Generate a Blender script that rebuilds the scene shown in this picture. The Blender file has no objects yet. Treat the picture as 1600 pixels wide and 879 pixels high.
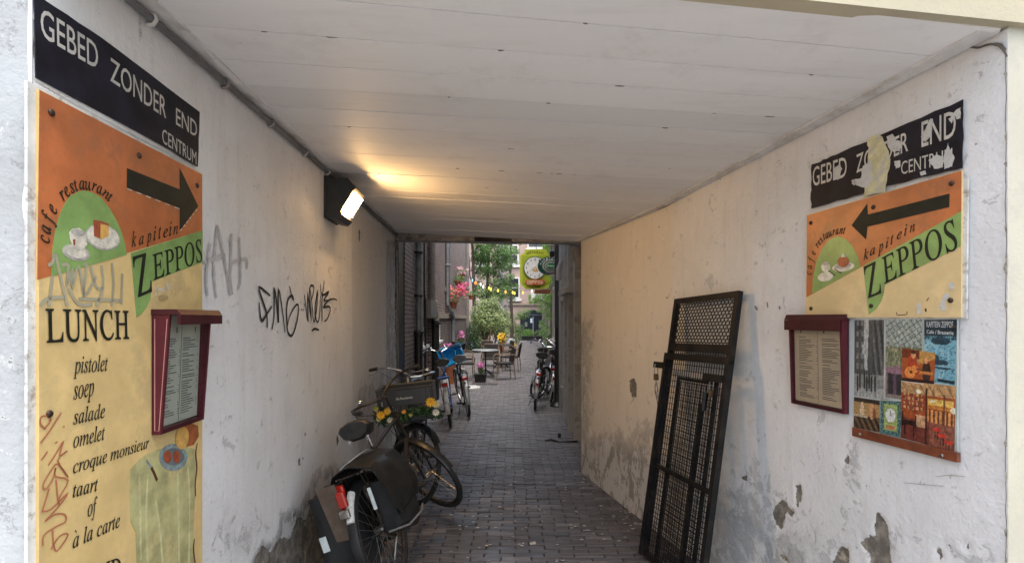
import bpy, math, random
import numpy as np
from mathutils import Vector, Matrix, noise
R = math.radians
S = bpy.context.scene
C = S.collection
rnd = random.Random(7)

# ------------------------------------------------------------------ camera, sky, light
CAM_H, F, HZ = 1.6, 800.0, 497.0          # eye height, focal length and horizon row of the 1600 px photograph
cd = bpy.data.cameras.new('camera'); cam = bpy.data.objects.new('camera', cd); C.objects.link(cam)
cam.location = (0, 0, CAM_H); cam.rotation_euler = (R(90), 0, 0)
cd.sensor_width = 36; cd.lens = 18.0; cd.shift_y = (HZ - 439.5) / 1600
cd.clip_end = 500; cd.clip_start = 0.05
S.camera = cam
w = bpy.data.worlds.new('World'); S.world = w; w.use_nodes = True
nt = w.node_tree; bg = nt.nodes['Background']
sky = nt.nodes.new('ShaderNodeTexSky'); sky.sky_type = 'NISHITA'; sky.sun_disc = False
sky.sun_elevation = R(72); sky.sun_rotation = R(158); sky.air_density = 1.6; sky.dust_density = 4.0
hs = nt.nodes.new('ShaderNodeHueSaturation'); hs.inputs['Saturation'].default_value = 0.75
nt.links.new(sky.outputs[0], hs.inputs['Color']); nt.links.new(hs.outputs[0], bg.inputs[0])
bg.inputs[1].default_value = 0.15
sd = bpy.data.lights.new('sun', 'SUN'); sun = bpy.data.objects.new('sun', sd); C.objects.link(sun)
sd.energy = 0.8; sd.angle = R(50); sd.color = (1.0, 0.985, 0.96)
sun.rotation_euler = Vector((math.sin(R(158)) * math.cos(R(72)), math.cos(R(158)) * math.cos(R(72)), math.sin(R(72)))).to_track_quat('Z', 'Y').to_euler()
S.view_settings.view_transform = 'Standard'; S.view_settings.look = 'None'
S.view_settings.exposure = 1.52; S.view_settings.gamma = 1.0
S.cycles.max_bounces = 10; S.cycles.diffuse_bounces = 7
try: S.cycles.use_denoising = True
except Exception: pass

# ------------------------------------------------------------------ materials
def nodes(m):
    m.use_nodes = True; n = m.node_tree
    return n, n.nodes['Principled BSDF']
def mathn(n, op, a, b=None, c=None, clamp=False):
    x = n.nodes.new('ShaderNodeMath'); x.operation = op; x.use_clamp = clamp
    for i, v in enumerate((a, b, c)):
        if v is None: continue
        if isinstance(v, (int, float)): x.inputs[i].default_value = v
        else: n.links.new(v, x.inputs[i])
    return x.outputs[0]
def noisen(n, scale, detail=4, rough=0.6, vec=None, dist=0):
    t = n.nodes.new('ShaderNodeTexNoise'); t.inputs['Scale'].default_value = scale
    t.inputs['Detail'].default_value = detail; t.inputs['Roughness'].default_value = rough; t.inputs['Distortion'].default_value = dist
    if vec is not None: n.links.new(vec, t.inputs['Vector'])
    return t.outputs['Fac']
def objco(n, scale=None):
    t = n.nodes.new('ShaderNodeTexCoord')
    if scale is None: return t.outputs['Object']
    mp = n.nodes.new('ShaderNodeMapping'); mp.inputs['Scale'].default_value = scale
    n.links.new(t.outputs['Object'], mp.inputs['Vector']); return mp.outputs[0]
def mixc(n, f, a, b):
    x = n.nodes.new('ShaderNodeMix'); x.data_type = 'RGBA'
    for s, v in ((0, f), (6, a), (7, b)):
        if isinstance(v, (int, float)): x.inputs[s].default_value = v
        elif isinstance(v, tuple): x.inputs[s].default_value = (*v[:3], 1)
        else: n.links.new(v, x.inputs[s])
    return x.outputs[2]
def ramp(n, v, lo, hi):
    x = n.nodes.new('ShaderNodeMapRange'); x.interpolation_type = 'SMOOTHSTEP'
    n.links.new(v, x.inputs['Value']); x.inputs['From Min'].default_value = lo; x.inputs['From Max'].default_value = hi
    return x.outputs[0]
def bumpn(n, b, h, strength, dist=0.004):
    x = n.nodes.new('ShaderNodeBump'); x.inputs['Strength'].default_value = strength; x.inputs['Distance'].default_value = dist
    n.links.new(h, x.inputs['Height']); n.links.new(x.outputs[0], b.inputs['Normal'])
_mats = {}
def mat(name, col=(.5, .5, .5), rough=.6, metal=0, var=.15, vs=12, bump=0, bs=60, emit=0, dirt=None, spec=.5, ds=5, alpha=None):
    if name in _mats: return _mats[name]
    m = bpy.data.materials.new(name); n, b = nodes(m); _mats[name] = m
    v = objco(n)
    f = noisen(n, vs, 5, .65, v)
    f = ramp(n, f, .3, .7)
    c = mixc(n, f, tuple(max(0, x * (1 - var)) for x in col), tuple(min(1, x * (1 + var)) for x in col))
    if dirt:
        d = ramp(n, noisen(n, ds, 6, .75, v), .48, .66); c = mixc(n, d, c, dirt)
    n.links.new(c, b.inputs['Base Color'])
    b.inputs['Roughness'].default_value = rough; b.inputs['Metallic'].default_value = metal
    b.inputs['Specular IOR Level'].default_value = spec
    if bump: bumpn(n, b, noisen(n, bs, 4, .6, v), bump)
    if emit:
        b.inputs['Emission Color'].default_value = (*col, 1); b.inputs['Emission Strength'].default_value = emit
    return m
def attr(n, name):
    a = n.nodes.new('ShaderNodeAttribute'); a.attribute_name = name; return a
def leafmat(name, dark, light, trans=.25):
    m = bpy.data.materials.new(name); n, b = nodes(m)
    a = attr(n, 'rnd').outputs['Fac']
    c = mixc(n, a, dark, light); n.links.new(c, b.inputs['Base Color']); b.inputs['Roughness'].default_value = .5
    t = n.nodes.new('ShaderNodeBsdfTranslucent'); n.links.new(c, t.inputs['Color'])
    ms = n.nodes.new('ShaderNodeMixShader'); ms.inputs[0].default_value = trans
    n.links.new(b.outputs[0], ms.inputs[1]); n.links.new(t.outputs[0], ms.inputs[2])
    n.links.new(ms.outputs[0], n.nodes['Material Output'].inputs['Surface']); return m
def vcolmat(name, rough=.35):
    m = bpy.data.materials.new(name); n, b = nodes(m)
    n.links.new(attr(n, 'Col').outputs['Color'], b.inputs['Base Color']); b.inputs['Roughness'].default_value = rough; return m
def plaster(name, base, second, warm, grimec=(.075, .068, .06), speck=True):
    """painted plaster: mottling, brush strokes, chips, grime and peeled patches read from mesh attributes"""
    m = bpy.data.materials.new(name); n, b = nodes(m); v = objco(n)
    big = ramp(n, noisen(n, 2.2, 5, .6, v), .35, .68)
    c = mixc(n, big, base, second)
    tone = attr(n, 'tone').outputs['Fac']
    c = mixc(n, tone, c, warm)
    st = noisen(n, 1.0, 5, .7, objco(n, (14, 14, 1.6)))
    c = mixc(n, mathn(n, 'MULTIPLY', ramp(n, st, .5, .75), .22), c, (.40, .37, .33))
    fine = noisen(n, 38, 6, .75, v)
    c = mixc(n, mathn(n, 'MULTIPLY', ramp(n, fine, .56, .72), .35), c, (.36, .34, .32))
    # weather stains that thicken with the 'grime' attribute
    g = attr(n, 'grime').outputs['Fac']
    gn = mathn(n, 'ADD', mathn(n, 'MULTIPLY', noisen(n, 5, 9, .8, v, .6), 1.5), mathn(n, 'MULTIPLY', noisen(n, 30, 5, .7, v), .35))
    gm = ramp(n, mathn(n, 'ADD', g, mathn(n, 'SUBTRACT', gn, .92)), .12, .95)
    c = mixc(n, mathn(n, 'MULTIPLY', gm, .85), c, grimec)
    fk = ramp(n, mathn(n, 'ADD', noisen(n, 10, 9, .78, v, .5), mathn(n, 'MULTIPLY', g, .30)), .605, .62)
    c = mixc(n, mathn(n, 'MULTIPLY', fk, .48), c, (.38, .38, .385))
    fk2 = ramp(n, mathn(n, 'ADD', noisen(n, 6, 9, .8, objco(n, (1.3, 1.3, .8)), .3), mathn(n, 'MULTIPLY', g, .15)), .62, .63)
    c = mixc(n, mathn(n, 'MULTIPLY', fk2, .5), c, (.80, .80, .80))
    # small chips
    if speck:
        vo = n.nodes.new('ShaderNodeTexVoronoi'); vo.inputs['Scale'].default_value = 5.5; vo.inputs['Randomness'].default_value = 1
        n.links.new(v, vo.inputs['Vector'])
        d = mathn(n, 'ADD', vo.outputs['Distance'], mathn(n, 'MULTIPLY', mathn(n, 'SUBTRACT', noisen(n, 45, 3, .6, v), .5), .10))
        sep = n.nodes.new('ShaderNodeSeparateColor'); n.links.new(vo.outputs['Color'], sep.inputs[0])
        lim = mathn(n, 'MULTIPLY', mathn(n, 'SUBTRACT', sep.outputs[0], .55), .14)
        chip = mathn(n, 'LESS_THAN', d, lim)
        c = mixc(n, mathn(n, 'MULTIPLY', chip, .75), c, (.17, .14, .11))
    # peeled patches
    p = attr(n, 'peel').outputs['Fac']
    pp = mathn(n, 'ADD', p, mathn(n, 'MULTIPLY', mathn(n, 'SUBTRACT', noisen(n, 28, 6, .75, v), .5), .055))
    pm = ramp(n, pp, -.0012, .0012)
    pc = mixc(n, ramp(n, noisen(n, 16, 6, .7, v), .42, .6), (.14, .125, .11), (.27, .245, .21))
    pc = mixc(n, ramp(n, noisen(n, 9, 4, .6, v), .60, .68), pc, (.46, .41, .32))
    rim = mathn(n, 'SUBTRACT', ramp(n, pp, -.007, -.001), pm)
    c = mixc(n, mathn(n, 'MULTIPLY', rim, .35), c, (.82, .8, .78))
    c = mixc(n, pm, c, pc)
    n.links.new(c, b.inputs['Base Color']); b.inputs['Roughness'].default_value = .62; b.inputs['Specular IOR Level'].default_value = .35
    h = mathn(n, 'ADD', mathn(n, 'MULTIPLY', noisen(n, 55, 5, .6, v), .45), mathn(n, 'MULTIPLY', noisen(n, 9, 5, .65, v), 1.1))
    h = mathn(n, 'SUBTRACT', h, mathn(n, 'MULTIPLY', pm, .8))
    h = mathn(n, 'ADD', h, mathn(n, 'MULTIPLY', fk, -.25))
    bumpn(n, b, h, .75, .007)
    return m
def brickmat(name, c1, c2, mortar, sx=.21, sy=.065, bumpk=.5, wash=None):
    m = bpy.data.materials.new(name); n, b = nodes(m)
    uv = n.nodes.new('ShaderNodeTexCoord').outputs['UV']
    t = n.nodes.new('ShaderNodeTexBrick'); n.links.new(uv, t.inputs['Vector'])
    t.inputs['Scale'].default_value = 1; t.inputs['Brick Width'].default_value = sx; t.inputs['Row Height'].default_value = sy
    t.inputs['Mortar Size'].default_value = .009; t.inputs['Mortar Smooth'].default_value = .3
    t.inputs['Color1'].default_value = (*c1, 1); t.inputs['Color2'].default_value = (*c2, 1); t.inputs['Mortar'].default_value = (*mortar, 1)
    c = t.outputs['Color']
    c = mixc(n, mathn(n, 'MULTIPLY', ramp(n, noisen(n, 1.7, 6, .7, uv), .4, .7), .5), c, wash or tuple(x * .45 for x in c1))
    n.links.new(c, b.inputs['Base Color']); b.inputs['Roughness'].default_value = .85
    h = mathn(n, 'SUBTRACT', mathn(n, 'MULTIPLY', noisen(n, 30, 4, .6, uv), .3), t.outputs['Fac'])
    bumpn(n, b, h, bumpk, .01); return m
def pavermat(name):
    m = bpy.data.materials.new(name); n, b = nodes(m)
    oi = n.nodes.new('ShaderNodeObjectInfo'); g = n.nodes.new('ShaderNodeNewGeometry')
    r = mathn(n, 'FRACT', mathn(n, 'ADD', attr(n, 'rnd').outputs['Fac'], oi.outputs['Random']))
    c = mixc(n, r, (.060, .053, .054), (.112, .101, .103))
    c = mixc(n, mathn(n, 'GREATER_THAN', r, .86), c, (.15, .135, .138))
    big = ramp(n, noisen(n, 1.3, 6, .7, g.outputs['Position']), .38, .68)
    c = mixc(n, mathn(n, 'MULTIPLY', big, .45), c, (.05, .045, .045))
    fi = ramp(n, noisen(n, 60, 5, .8, g.outputs['Position']), .55, .75)
    c = mixc(n, mathn(n, 'MULTIPLY', fi, .4), c, (.2, .18, .18))
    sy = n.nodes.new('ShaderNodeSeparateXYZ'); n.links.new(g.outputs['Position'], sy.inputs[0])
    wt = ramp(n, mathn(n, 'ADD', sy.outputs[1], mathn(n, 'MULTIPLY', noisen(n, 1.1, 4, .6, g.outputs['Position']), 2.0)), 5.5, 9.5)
    c2_ = mixc(n, .5, c, (.30, .28, .28)); c = mixc(n, wt, c, c2_)   # bricks turn paler out in the alley: its sky light painted into the colour
    n.links.new(c, b.inputs['Base Color'])
    ro = n.nodes.new('ShaderNodeMapRange'); n.links.new(noisen(n, 2.5, 5, .6, g.outputs['Position']), ro.inputs['Value'])
    ro.inputs['From Min'].default_value = .3; ro.inputs['From Max'].default_value = .7
    ro.inputs['To Min'].default_value = .34; ro.inputs['To Max'].default_value = .6
    n.links.new(ro.outputs[0], b.inputs['Roughness'])
    bumpn(n, b, noisen(n, 50, 5, .7, g.outputs['Position']), .35, .004); return m

BLACK = mat('black_paint', (.012, .012, .013), .38, var=.3, bump=.1)
RUBBER = mat('tyre_rubber', (.018, .018, .018), .75, var=.3, bump=.3, bs=200)
CHROME = mat('chrome', (.62, .62, .62), .22, 1, var=.1)
STEEL = mat('worn_steel', (.38, .36, .34), .4, .9, var=.25, dirt=(.10, .06, .04), ds=30)
RUSTY = mat('rusty_black_enamel', (.022, .018, .016), .42, .2, var=.3, vs=30, dirt=(.04, .024, .017), ds=26, bump=.2)
PLBLACK = mat('black_plastic', (.02, .02, .021), .5, var=.2, bump=.15, bs=150)
LEATHER = mat('saddle_vinyl', (.02, .018, .017), .42, var=.35, vs=25, bump=.3, bs=120)
REDLENS = mat('red_lens', (.45, .02, .012), .18, var=.15)
WHITE = mat('white_paint', (.62, .61, .58), .5, var=.1, dirt=(.3, .27, .23), ds=18)

# ------------------------------------------------------------------ mesh helpers
class MB:
    def __init__(s): s.v = []; s.f = []; s.m = []
    def add(s, vs, fs, mi=0):
        k = len(s.v); s.v += [tuple(x) for x in vs]; s.f += [tuple(i + k for i in f) for f in fs]; s.m += [mi] * len(fs); return s
    def hexa(s, p, mi=0):      # 4 bottom, 4 top points
        return s.add(p, [(3, 2, 1, 0), (4, 5, 6, 7), (0, 1, 5, 4), (1, 2, 6, 5), (2, 3, 7, 6), (3, 0, 4, 7)], mi)
    def box(s, c, d, M=None, mi=0):
        x, y, z = (q / 2 for q in d)
        p = [Vector((a * x, b * y, e * z)) for e in (-1, 1) for a, b in ((-1, -1), (1, -1), (1, 1), (-1, 1))]
        if M is not None: p = [M @ q for q in p]
        return s.hexa([q + Vector(c) for q in p], mi)
    def cbox(s, c, d, ch=.004, M=None, mi=0):   # box with chamfered upright and top edges
        x, y, z = (q / 2 for q in d); ch = min(ch, x * .45, y * .45, z * .45)
        def ring(hx, hy, zz, k): return [(-hx + k, -hy, zz), (hx - k, -hy, zz), (hx, -hy + k, zz), (hx, hy - k, zz), (hx - k, hy, zz), (-hx + k, hy, zz), (-hx, hy - k, zz), (-hx, -hy + k, zz)]
        rs = [ring(x - ch, y - ch, -z, ch * .5), ring(x, y, -z + ch, ch), ring(x, y, z - ch, ch), ring(x - ch, y - ch, z, ch * .5)]
        p = [Vector(q) for r in rs for q in r]
        if M is not None: p = [M @ q for q in p]
        p = [q + Vector(c) for q in p]
        f = [tuple(range(7, -1, -1)), tuple(range(24, 32))]
        for k in range(3):
            for i in range(8): j = (i + 1) % 8; f.append((k * 8 + i, k * 8 + j, k * 8 + 8 + j, k * 8 + 8 + i))
        return s.add(p, f, mi)
    def tube(s, pts, r, n=8, closed=False, mi=0, cap=True, sx=1.0, upv=None):
        pts = [Vector(p) for p in pts]; N = len(pts); rs = r if isinstance(r, (list, tuple)) else [r] * N
        vs = []; up = None
        for i, p in enumerate(pts):
            a = pts[(i - 1) % N] if (closed or i) else p; b = pts[(i + 1) % N] if (closed or i < N - 1) else p
            t = (b - a).normalized()
            if upv is not None: up = Vector(upv)
            if up is None: up = Vector((0, 0, 1)) if abs(t.z) < .9 else Vector((1, 0, 0))
            q = up - t * up.dot(t)
            if q.length < 1e-6: q = t.orthogonal()
            q.normalize(); up = q; w_ = t.cross(q)
            for k in range(n):
                an = 2 * math.pi * k / n + math.pi / n
                vs.append(p + (q * math.cos(an) + w_ * math.sin(an) * sx) * rs[i])
        f = []
        for i in range(N if closed else N - 1):
            j = (i + 1) % N
            for k in range(n): l = (k + 1) % n; f.append((i * n + k, i * n + l, j * n + l, j * n + k))
        if cap and not closed: f.append(tuple(range(n - 1, -1, -1))); f.append(tuple((N - 1) * n + k for k in range(n)))
        return s.add(vs, f, mi)
    def lathe(s, prof, n=16, c=(0, 0, 0), M=None, mi=0):   # prof: (r, z)
        vs = []; f = []
        for r, z in prof:
            for k in range(n):
                a = 2 * math.pi * k / n; p = Vector((r * math.cos(a), r * math.sin(a), z))
                if M is not None: p = M @ p
                vs.append(p + Vector(c))
        for i in range(len(prof) - 1):
            for k in range(n): l = (k + 1) % n; f.append((i * n + k, i * n + l, (i + 1) * n + l, (i + 1) * n + k))
        f.append(tuple(range(n - 1, -1, -1))); f.append(tuple((len(prof) - 1) * n + k for k in range(n)))
        return s.add(vs, f, mi)
    def xf(s, M): s.v = [tuple(M @ Vector(p)) for p in s.v]; return s
    def mesh(s, name, mats, smooth=False):
        me = bpy.data.meshes.new(name); me.from_pydata(s.v, [], s.f); me.update()
        for m in (mats if isinstance(mats, (list, tuple)) else [mats]): me.materials.append(m)
        if any(s.m): me.polygons.foreach_set('material_index', s.m)
        if smooth: me.polygons.foreach_set('use_smooth', [True] * len(s.f)); me.set_sharp_from_angle(angle=R(40))
        return me
    def build(s, name, mats, parent=None, smooth=False, world=True, label=None, kind=None):
        if world and parent is not None:
            o = rootloc(parent); s.v = [(a - o[0], b - o[1], c - o[2]) for a, b, c in s.v]
        ob = bpy.data.objects.new(name, s.mesh(name, mats, smooth)); C.objects.link(ob)
        if parent is not None: ob.parent = parent
        if label: ob['label'] = label
        if kind: ob['kind'] = kind
        return ob
def rootloc(o):
    while o.parent is not None: o = o.parent
    return tuple(o.location)
def tag(o, label, cat, group=None):
    o['label'] = label; o['category'] = cat
    if group: o['group'] = group
    return o
def thing(name, label, cat, loc=(0, 0, 0), group=None, rot=(0, 0, 0)):
    o = bpy.data.objects.new(name, None); C.objects.link(o); o.location = loc; o.rotation_euler = rot; o.empty_display_size = .1
    return tag(o, label, cat, group)
def structure(o): o['kind'] = 'structure'; return o
def dup(src, loc=None, rot=None, label=None, parent=None):
    c = src.copy(); C.objects.link(c); c.parent = parent
    if loc is not None: c.location = loc
    if rot is not None: c.rotation_euler = rot
    if label: c['label'] = label
    for ch in src.children: dup(ch, parent=c)
    return c
def floatattr(me, name, vals):
    a = me.attributes.new(name, 'FLOAT', 'POINT'); a.data.foreach_set('value', np.asarray(vals, dtype=np.float32))
def faceattr(me, name, vals):
    a = me.attributes.new(name, 'FLOAT', 'FACE'); a.data.foreach_set('value', np.asarray(vals, dtype=np.float32))

# ------------------------------------------------------------------ walls as measured planes
class Plane:
    def __init__(s, x0, k, face):      # wall line X = x0 + k*Y ; face = +1 when the visible side looks to +X
        l = math.hypot(k, 1); s.o = Vector((x0, 0, 0)); s.u = Vector((k, 1, 0)) / l
        s.n = Vector((1, -k, 0)) / l * face; s.x0 = x0; s.k = k; s.face = face
    def Y(s, px): return s.x0 / ((px - 800) / F - s.k)
    def uv(s, px, py, off=0.0):
        x0 = s.x0 + s.n.x * off - s.k * s.n.y * off
        y = x0 / ((px - 800) / F - s.k); x = (px - 800) / F * y; z = CAM_H + (HZ - py) / F * y
        p = Vector((x, y, 0)) - s.o
        return (p.dot(s.u), z)
    def P(s, u, z, off=0.0):
        q = s.o + s.u * u + s.n * off; return Vector((q.x, q.y, z))
    def uY(s, Y): return (Vector((s.x0 + s.k * Y, Y, 0)) - s.o).dot(s.u)
    def at(s, px, py, off=0.0, base=0.0):
        u, z = s.uv(px, py, base); return s.P(u, z, off)
LW = Plane(-1.094, -.056, 1)
RW = Plane(2.051, -.25, -1)
AL = Plane(-1.187, -.042, 1)
AR = Plane(.87, .003, -1)
def crop(ox, oy, sc): return lambda pts: [(ox + x / sc, oy + y / sc) for x, y in pts]

def slab(pl, uvs, off0, off1):
    """prism over a polygon given in wall coordinates"""
    n = len(uvs); a = sum(uvs[i][0] * uvs[(i + 1) % n][1] - uvs[(i + 1) % n][0] * uvs[i][1] for i in range(n))
    if (a > 0) == (pl.face > 0): uvs = uvs[::-1]
    mb = MB(); v = [pl.P(u, z, off0) for u, z in uvs] + [pl.P(u, z, off1) for u, z in uvs]
    f = [tuple(range(n, 2 * n)), tuple(range(n - 1, -1, -1))] + [(i, (i + 1) % n, n + (i + 1) % n, n + i) for i in range(n)]
    return mb.add(v, f)
def flat(pl, pts, m, parent, name, off, thick=.0006, base=0.0, label=None):
    uvs = [pl.uv(x, y, base) for x, y in pts]
    return slab(pl, uvs, off, off + thick).build(name, m, parent, label=label)
def ell(cx, cy, rx, ry, n=20, a0=0, a1=360, rot=0):
    o = []
    for i in range(n):
        a = R(a0 + (a1 - a0) * i / (n if a1 - a0 == 360 else n - 1)); x, y = rx * math.cos(a), ry * math.sin(a)
        o.append((cx + x * math.cos(rot) - y * math.sin(rot), cy + x * math.sin(rot) + y * math.cos(rot)))
    return o
def stroke(pl, pts, wd, mb, off, base=0.0, taper=False):
    """a paint stroke: ribbon of real width wd metres on the wall"""
    q = [Vector(pl.uv(x, y, base)) for x, y in pts]; N = len(q); L = []; Rr = []
    for i in range(N):
        t = (q[min(i + 1, N - 1)] - q[max(i - 1, 0)]); t = t.normalized() if t.length > 0 else Vector((1, 0))
        h = wd / 2 * (1 if not taper else (.55 + .45 * math.sin(math.pi * (i + .5) / N)))
        L.append(q[i] + Vector((-t.y, t.x)) * h); Rr.append(q[i] - Vector((-t.y, t.x)) * h)
    for i in range(N - 1):
        v = [pl.P(*L[i], off), pl.P(*Rr[i], off), pl.P(*Rr[i + 1], off), pl.P(*L[i + 1], off)]
        nn = (v[1] - v[0]).cross(v[2] - v[0])
        mb.add(v, [(0, 1, 2, 3)] if nn.dot(pl.n) > 0 else [(3, 2, 1, 0)])
    return mb
def smoothpts(p, k=3):
    o = []
    for i in range(len(p) - 1):
        a = p[max(i - 1, 0)]; b = p[i]; c = p[i + 1]; d = p[min(i + 2, len(p) - 1)]
        for j in range(k):
            t = j / k
            o.append(tuple(.5 * ((2 * b[q]) + (-a[q] + c[q]) * t + (2 * a[q] - 5 * b[q] + 4 * c[q] - d[q]) * t * t + (-a[q] + 3 * b[q] - 3 * c[q] + d[q]) * t ** 3) for q in (0, 1)))
    return o + [p[-1]]

def jag(pts, amp, k=5, seed=1):
    r = random.Random(seed); o = []
    for i in range(len(pts)):
        a, b = pts[i], pts[(i + 1) % len(pts)]
        for j in range(k):
            t = j / k; o.append((a[0] + (b[0] - a[0]) * t + (r.uniform(-amp, amp) if j else 0), a[1] + (b[1] - a[1]) * t + (r.uniform(-amp, amp) if j else 0)))
    return o
# ------------------------------------------------------------------ lettering
_tc = {}
def ital(s): return ''.join(chr(0x1D434 + ord(c) - 65) if 'A' <= c <= 'Z' else ('\u210e' if c == 'h' else (chr(0x1D44E + ord(c) - 97) if 'a' <= c <= 'z' else c)) for c in s)
def letters(s, style='sans', fat=0.0, spacing=1.0):
    key = (s, style, fat, spacing)
    if key in _tc: return _tc[key]
    cu = bpy.data.curves.new('lettering', 'FONT'); cu.body = ital(s) if style in ('italic', 'serif') else s
    cu.resolution_u = 3; cu.offset = fat; cu.space_character = spacing
    o = bpy.data.objects.new('lettering', cu); C.objects.link(o)
    me = bpy.data.meshes.new_from_object(o.evaluated_get(bpy.context.evaluated_depsgraph_get()))
    v = np.array([tuple(q.co[:2]) for q in me.vertices]) if len(me.vertices) else np.zeros((1, 2)); f = [tuple(p.vertices) for p in me.polygons]
    if style == 'serif': v[:, 0] -= v[:, 1] * .27
    bpy.data.objects.remove(o); bpy.data.curves.remove(cu); bpy.data.meshes.remove(me)
    v[:, 0] -= v[:, 0].min(); _tc[key] = (v, f); return v, f
def write3(mb, s, O, X, Yv, n, style='sans', fat=0.0, H=None, spacing=1.0):
    """lettering whose baseline runs O..O+X and whose top is O+Yv"""
    v, f = letters(s, style, fat, spacing); W = v[:, 0].max() or 1; H = H or v[:, 1].max()
    vs = [O + X * (a / W) + Yv * (b / H) for a, b in v]
    if X.cross(Yv).dot(n) < 0: f = [t[::-1] for t in f]
    mb.add(vs, f); return mb
def text(pl, s, bl, br, tl, m, parent, off, style='sans', fat=0.0, H=None, base=0.0, name='lettering', spacing=1.0):
    a, b, c = (Vector(pl.uv(*p, base)) for p in (bl, br, tl))
    g = lambda q: pl.P(q.x, q.y, off)
    return write3(MB(), s, g(a), g(b) - g(a), g(c) - g(a), pl.n, style, fat, H, spacing).build(name, m, parent)
def arc_text(pl, s, pts, h, m, parent, off, style='italic', fat=.012, base=0.0, name='lettering', wfac=.8):
    """letters spaced along a curve of picture points; h = letter size in metres"""
    q = [Vector(pl.uv(x, y, base)) for x, y in pts]
    d = [0]
    for i in range(1, len(q)): d.append(d[-1] + (q[i] - q[i - 1]).length)
    mb = MB(); ws = [letters(c, style, fat)[0][:, 0].max() if c != ' ' else .3 for c in s]; tot = sum(ws) + .08 * len(s); x = 0
    if pl.face > 0: pass
    for c, wd in zip(s, ws):
        t = (x + wd / 2) / tot * d[-1]; i = max(k for k in range(len(d) - 1) if d[k] <= t + 1e-9); fr = (t - d[i]) / (d[i + 1] - d[i])
        p = q[i].lerp(q[i + 1], fr); tg = (q[i + 1] - q[i]).normalized()
        up = Vector((-tg.y, tg.x)) * pl.face
        if c != ' ':
            wm = wd * h * wfac; v, f = letters(c, style, fat)
            A = pl.P(*(p - tg * wm / 2), off); B = pl.P(*(p + tg * wm / 2), off); U = pl.P(*(p - tg * wm / 2 + up * h), off)
            vs = [A + (B - A) * (a / max(wd, 1e-6)) + (U - A) * b for a, b in v]
            if (B - A).cross(U - A).dot(pl.n) < 0: f = [tt[::-1] for tt in f]
            mb.add(vs, f)
        x += wd + .08
    return mb.build(name, m, parent)

# ------------------------------------------------------------------ ceiling heights
def ceilL(Y): return np.interp(Y, [1.2, 3.6, 6.5], [2.585, 2.64, 2.665])
def ceilR(Y): return np.interp(Y, [1.6, 1.85, 3.76, 5.4], [2.562, 2.552, 2.415, 2.405])
def Xl(Y): return LW.x0 + LW.k * Y
def Xr(Y): return RW.x0 + RW.k * Y
def YR(Yl): return 1.69 + (Yl - 1.25) * (5.38 - 1.69) / (6.47 - 1.25)

# ------------------------------------------------------------------ plaster wall meshes
def sdpoly(U, V, poly):
    d = np.full(U.shape, 9.0); ins = np.zeros(U.shape, bool); n = len(poly)
    for i in range(n):
        ax, ay = poly[i]; bx, by = poly[(i + 1) % n]; ex, ey = bx - ax, by - ay; L = ex * ex + ey * ey + 1e-12
        t = np.clip(((U - ax) * ex + (V - ay) * ey) / L, 0, 1)
        d = np.minimum(d, np.hypot(U - ax - t * ex, V - ay - t * ey))
        c = ((ay > V) != (by > V)) & (U < (bx - ax) * (V - ay) / (by - ay + 1e-12) + ax); ins ^= c
    return np.where(ins, d, -d)
def wall_mesh(pl, us, top, vres, peels, grimes, tones, m, name, parent, thick=.25):
    nv = int(2.6 / vres) + 1; us = np.array(us); t = np.linspace(0, 1, nv)
    tops = np.array([top(u) for u in us]); U = np.repeat(us[:, None], nv, 1); V = -.05 + t[None, :] * (tops[:, None] + .05 - .004)
    peel = np.full(U.shape, -.06)
    for p in peels: peel = np.maximum(peel, sdpoly(U, V, [pl.uv(*q) for q in p]))
    peel = np.clip(peel, -.06, .06)
    grime = np.zeros(U.shape)
    grime = .55 * np.clip(1 - V / .16, 0, 1) ** 1.5
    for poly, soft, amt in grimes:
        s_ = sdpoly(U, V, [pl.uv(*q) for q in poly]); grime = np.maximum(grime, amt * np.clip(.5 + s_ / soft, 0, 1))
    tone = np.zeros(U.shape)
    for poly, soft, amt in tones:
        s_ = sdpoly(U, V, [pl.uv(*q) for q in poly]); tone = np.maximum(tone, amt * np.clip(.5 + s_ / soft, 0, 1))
    # slow undulation of old plaster, recess where it has come off
    off = 0.004 * np.sin(U * 3.1 + 1) * np.sin(V * 2.3) - .007 * np.clip(peel / .006 + .5, 0, 1)
    for i in range(0, len(us)):
        pass
    vs = []
    for i in range(len(us)):
        for j in range(nv): vs.append(pl.P(U[i, j], V[i, j], off[i, j] - .004))
    fs = []
    for i in range(len(us) - 1):
        for j in range(nv - 1):
            a = i * nv + j; q = (a, a + nv, a + nv + 1, a + 1); fs.append(q[::-1] if pl.face > 0 else q)
    k = len(vs); vs += [pl.P(us[0], V[0, 0], -thick), pl.P(us[0], V[0, -1], -thick), pl.P(us[-1], V[-1, 0], -thick), pl.P(us[-1], V[-1, -1], -thick)]
    fs += [(0, nv - 1, k + 1, k), ((len(us) - 1) * nv, len(us) * nv - 1, k + 3, k + 2), (k, k + 1, k + 3, k + 2)]
    mb = MB(); mb.add(vs, fs); ob = mb.build(name, m, parent, smooth=True)
    z4 = [0] * 4
    floatattr(ob.data, 'peel', list(peel.ravel()) + [-.06] * 4); floatattr(ob.data, 'grime', list(grime.ravel()) + z4); floatattr(ob.data, 'tone', list(tone.ravel()) + z4)
    return ob

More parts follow.
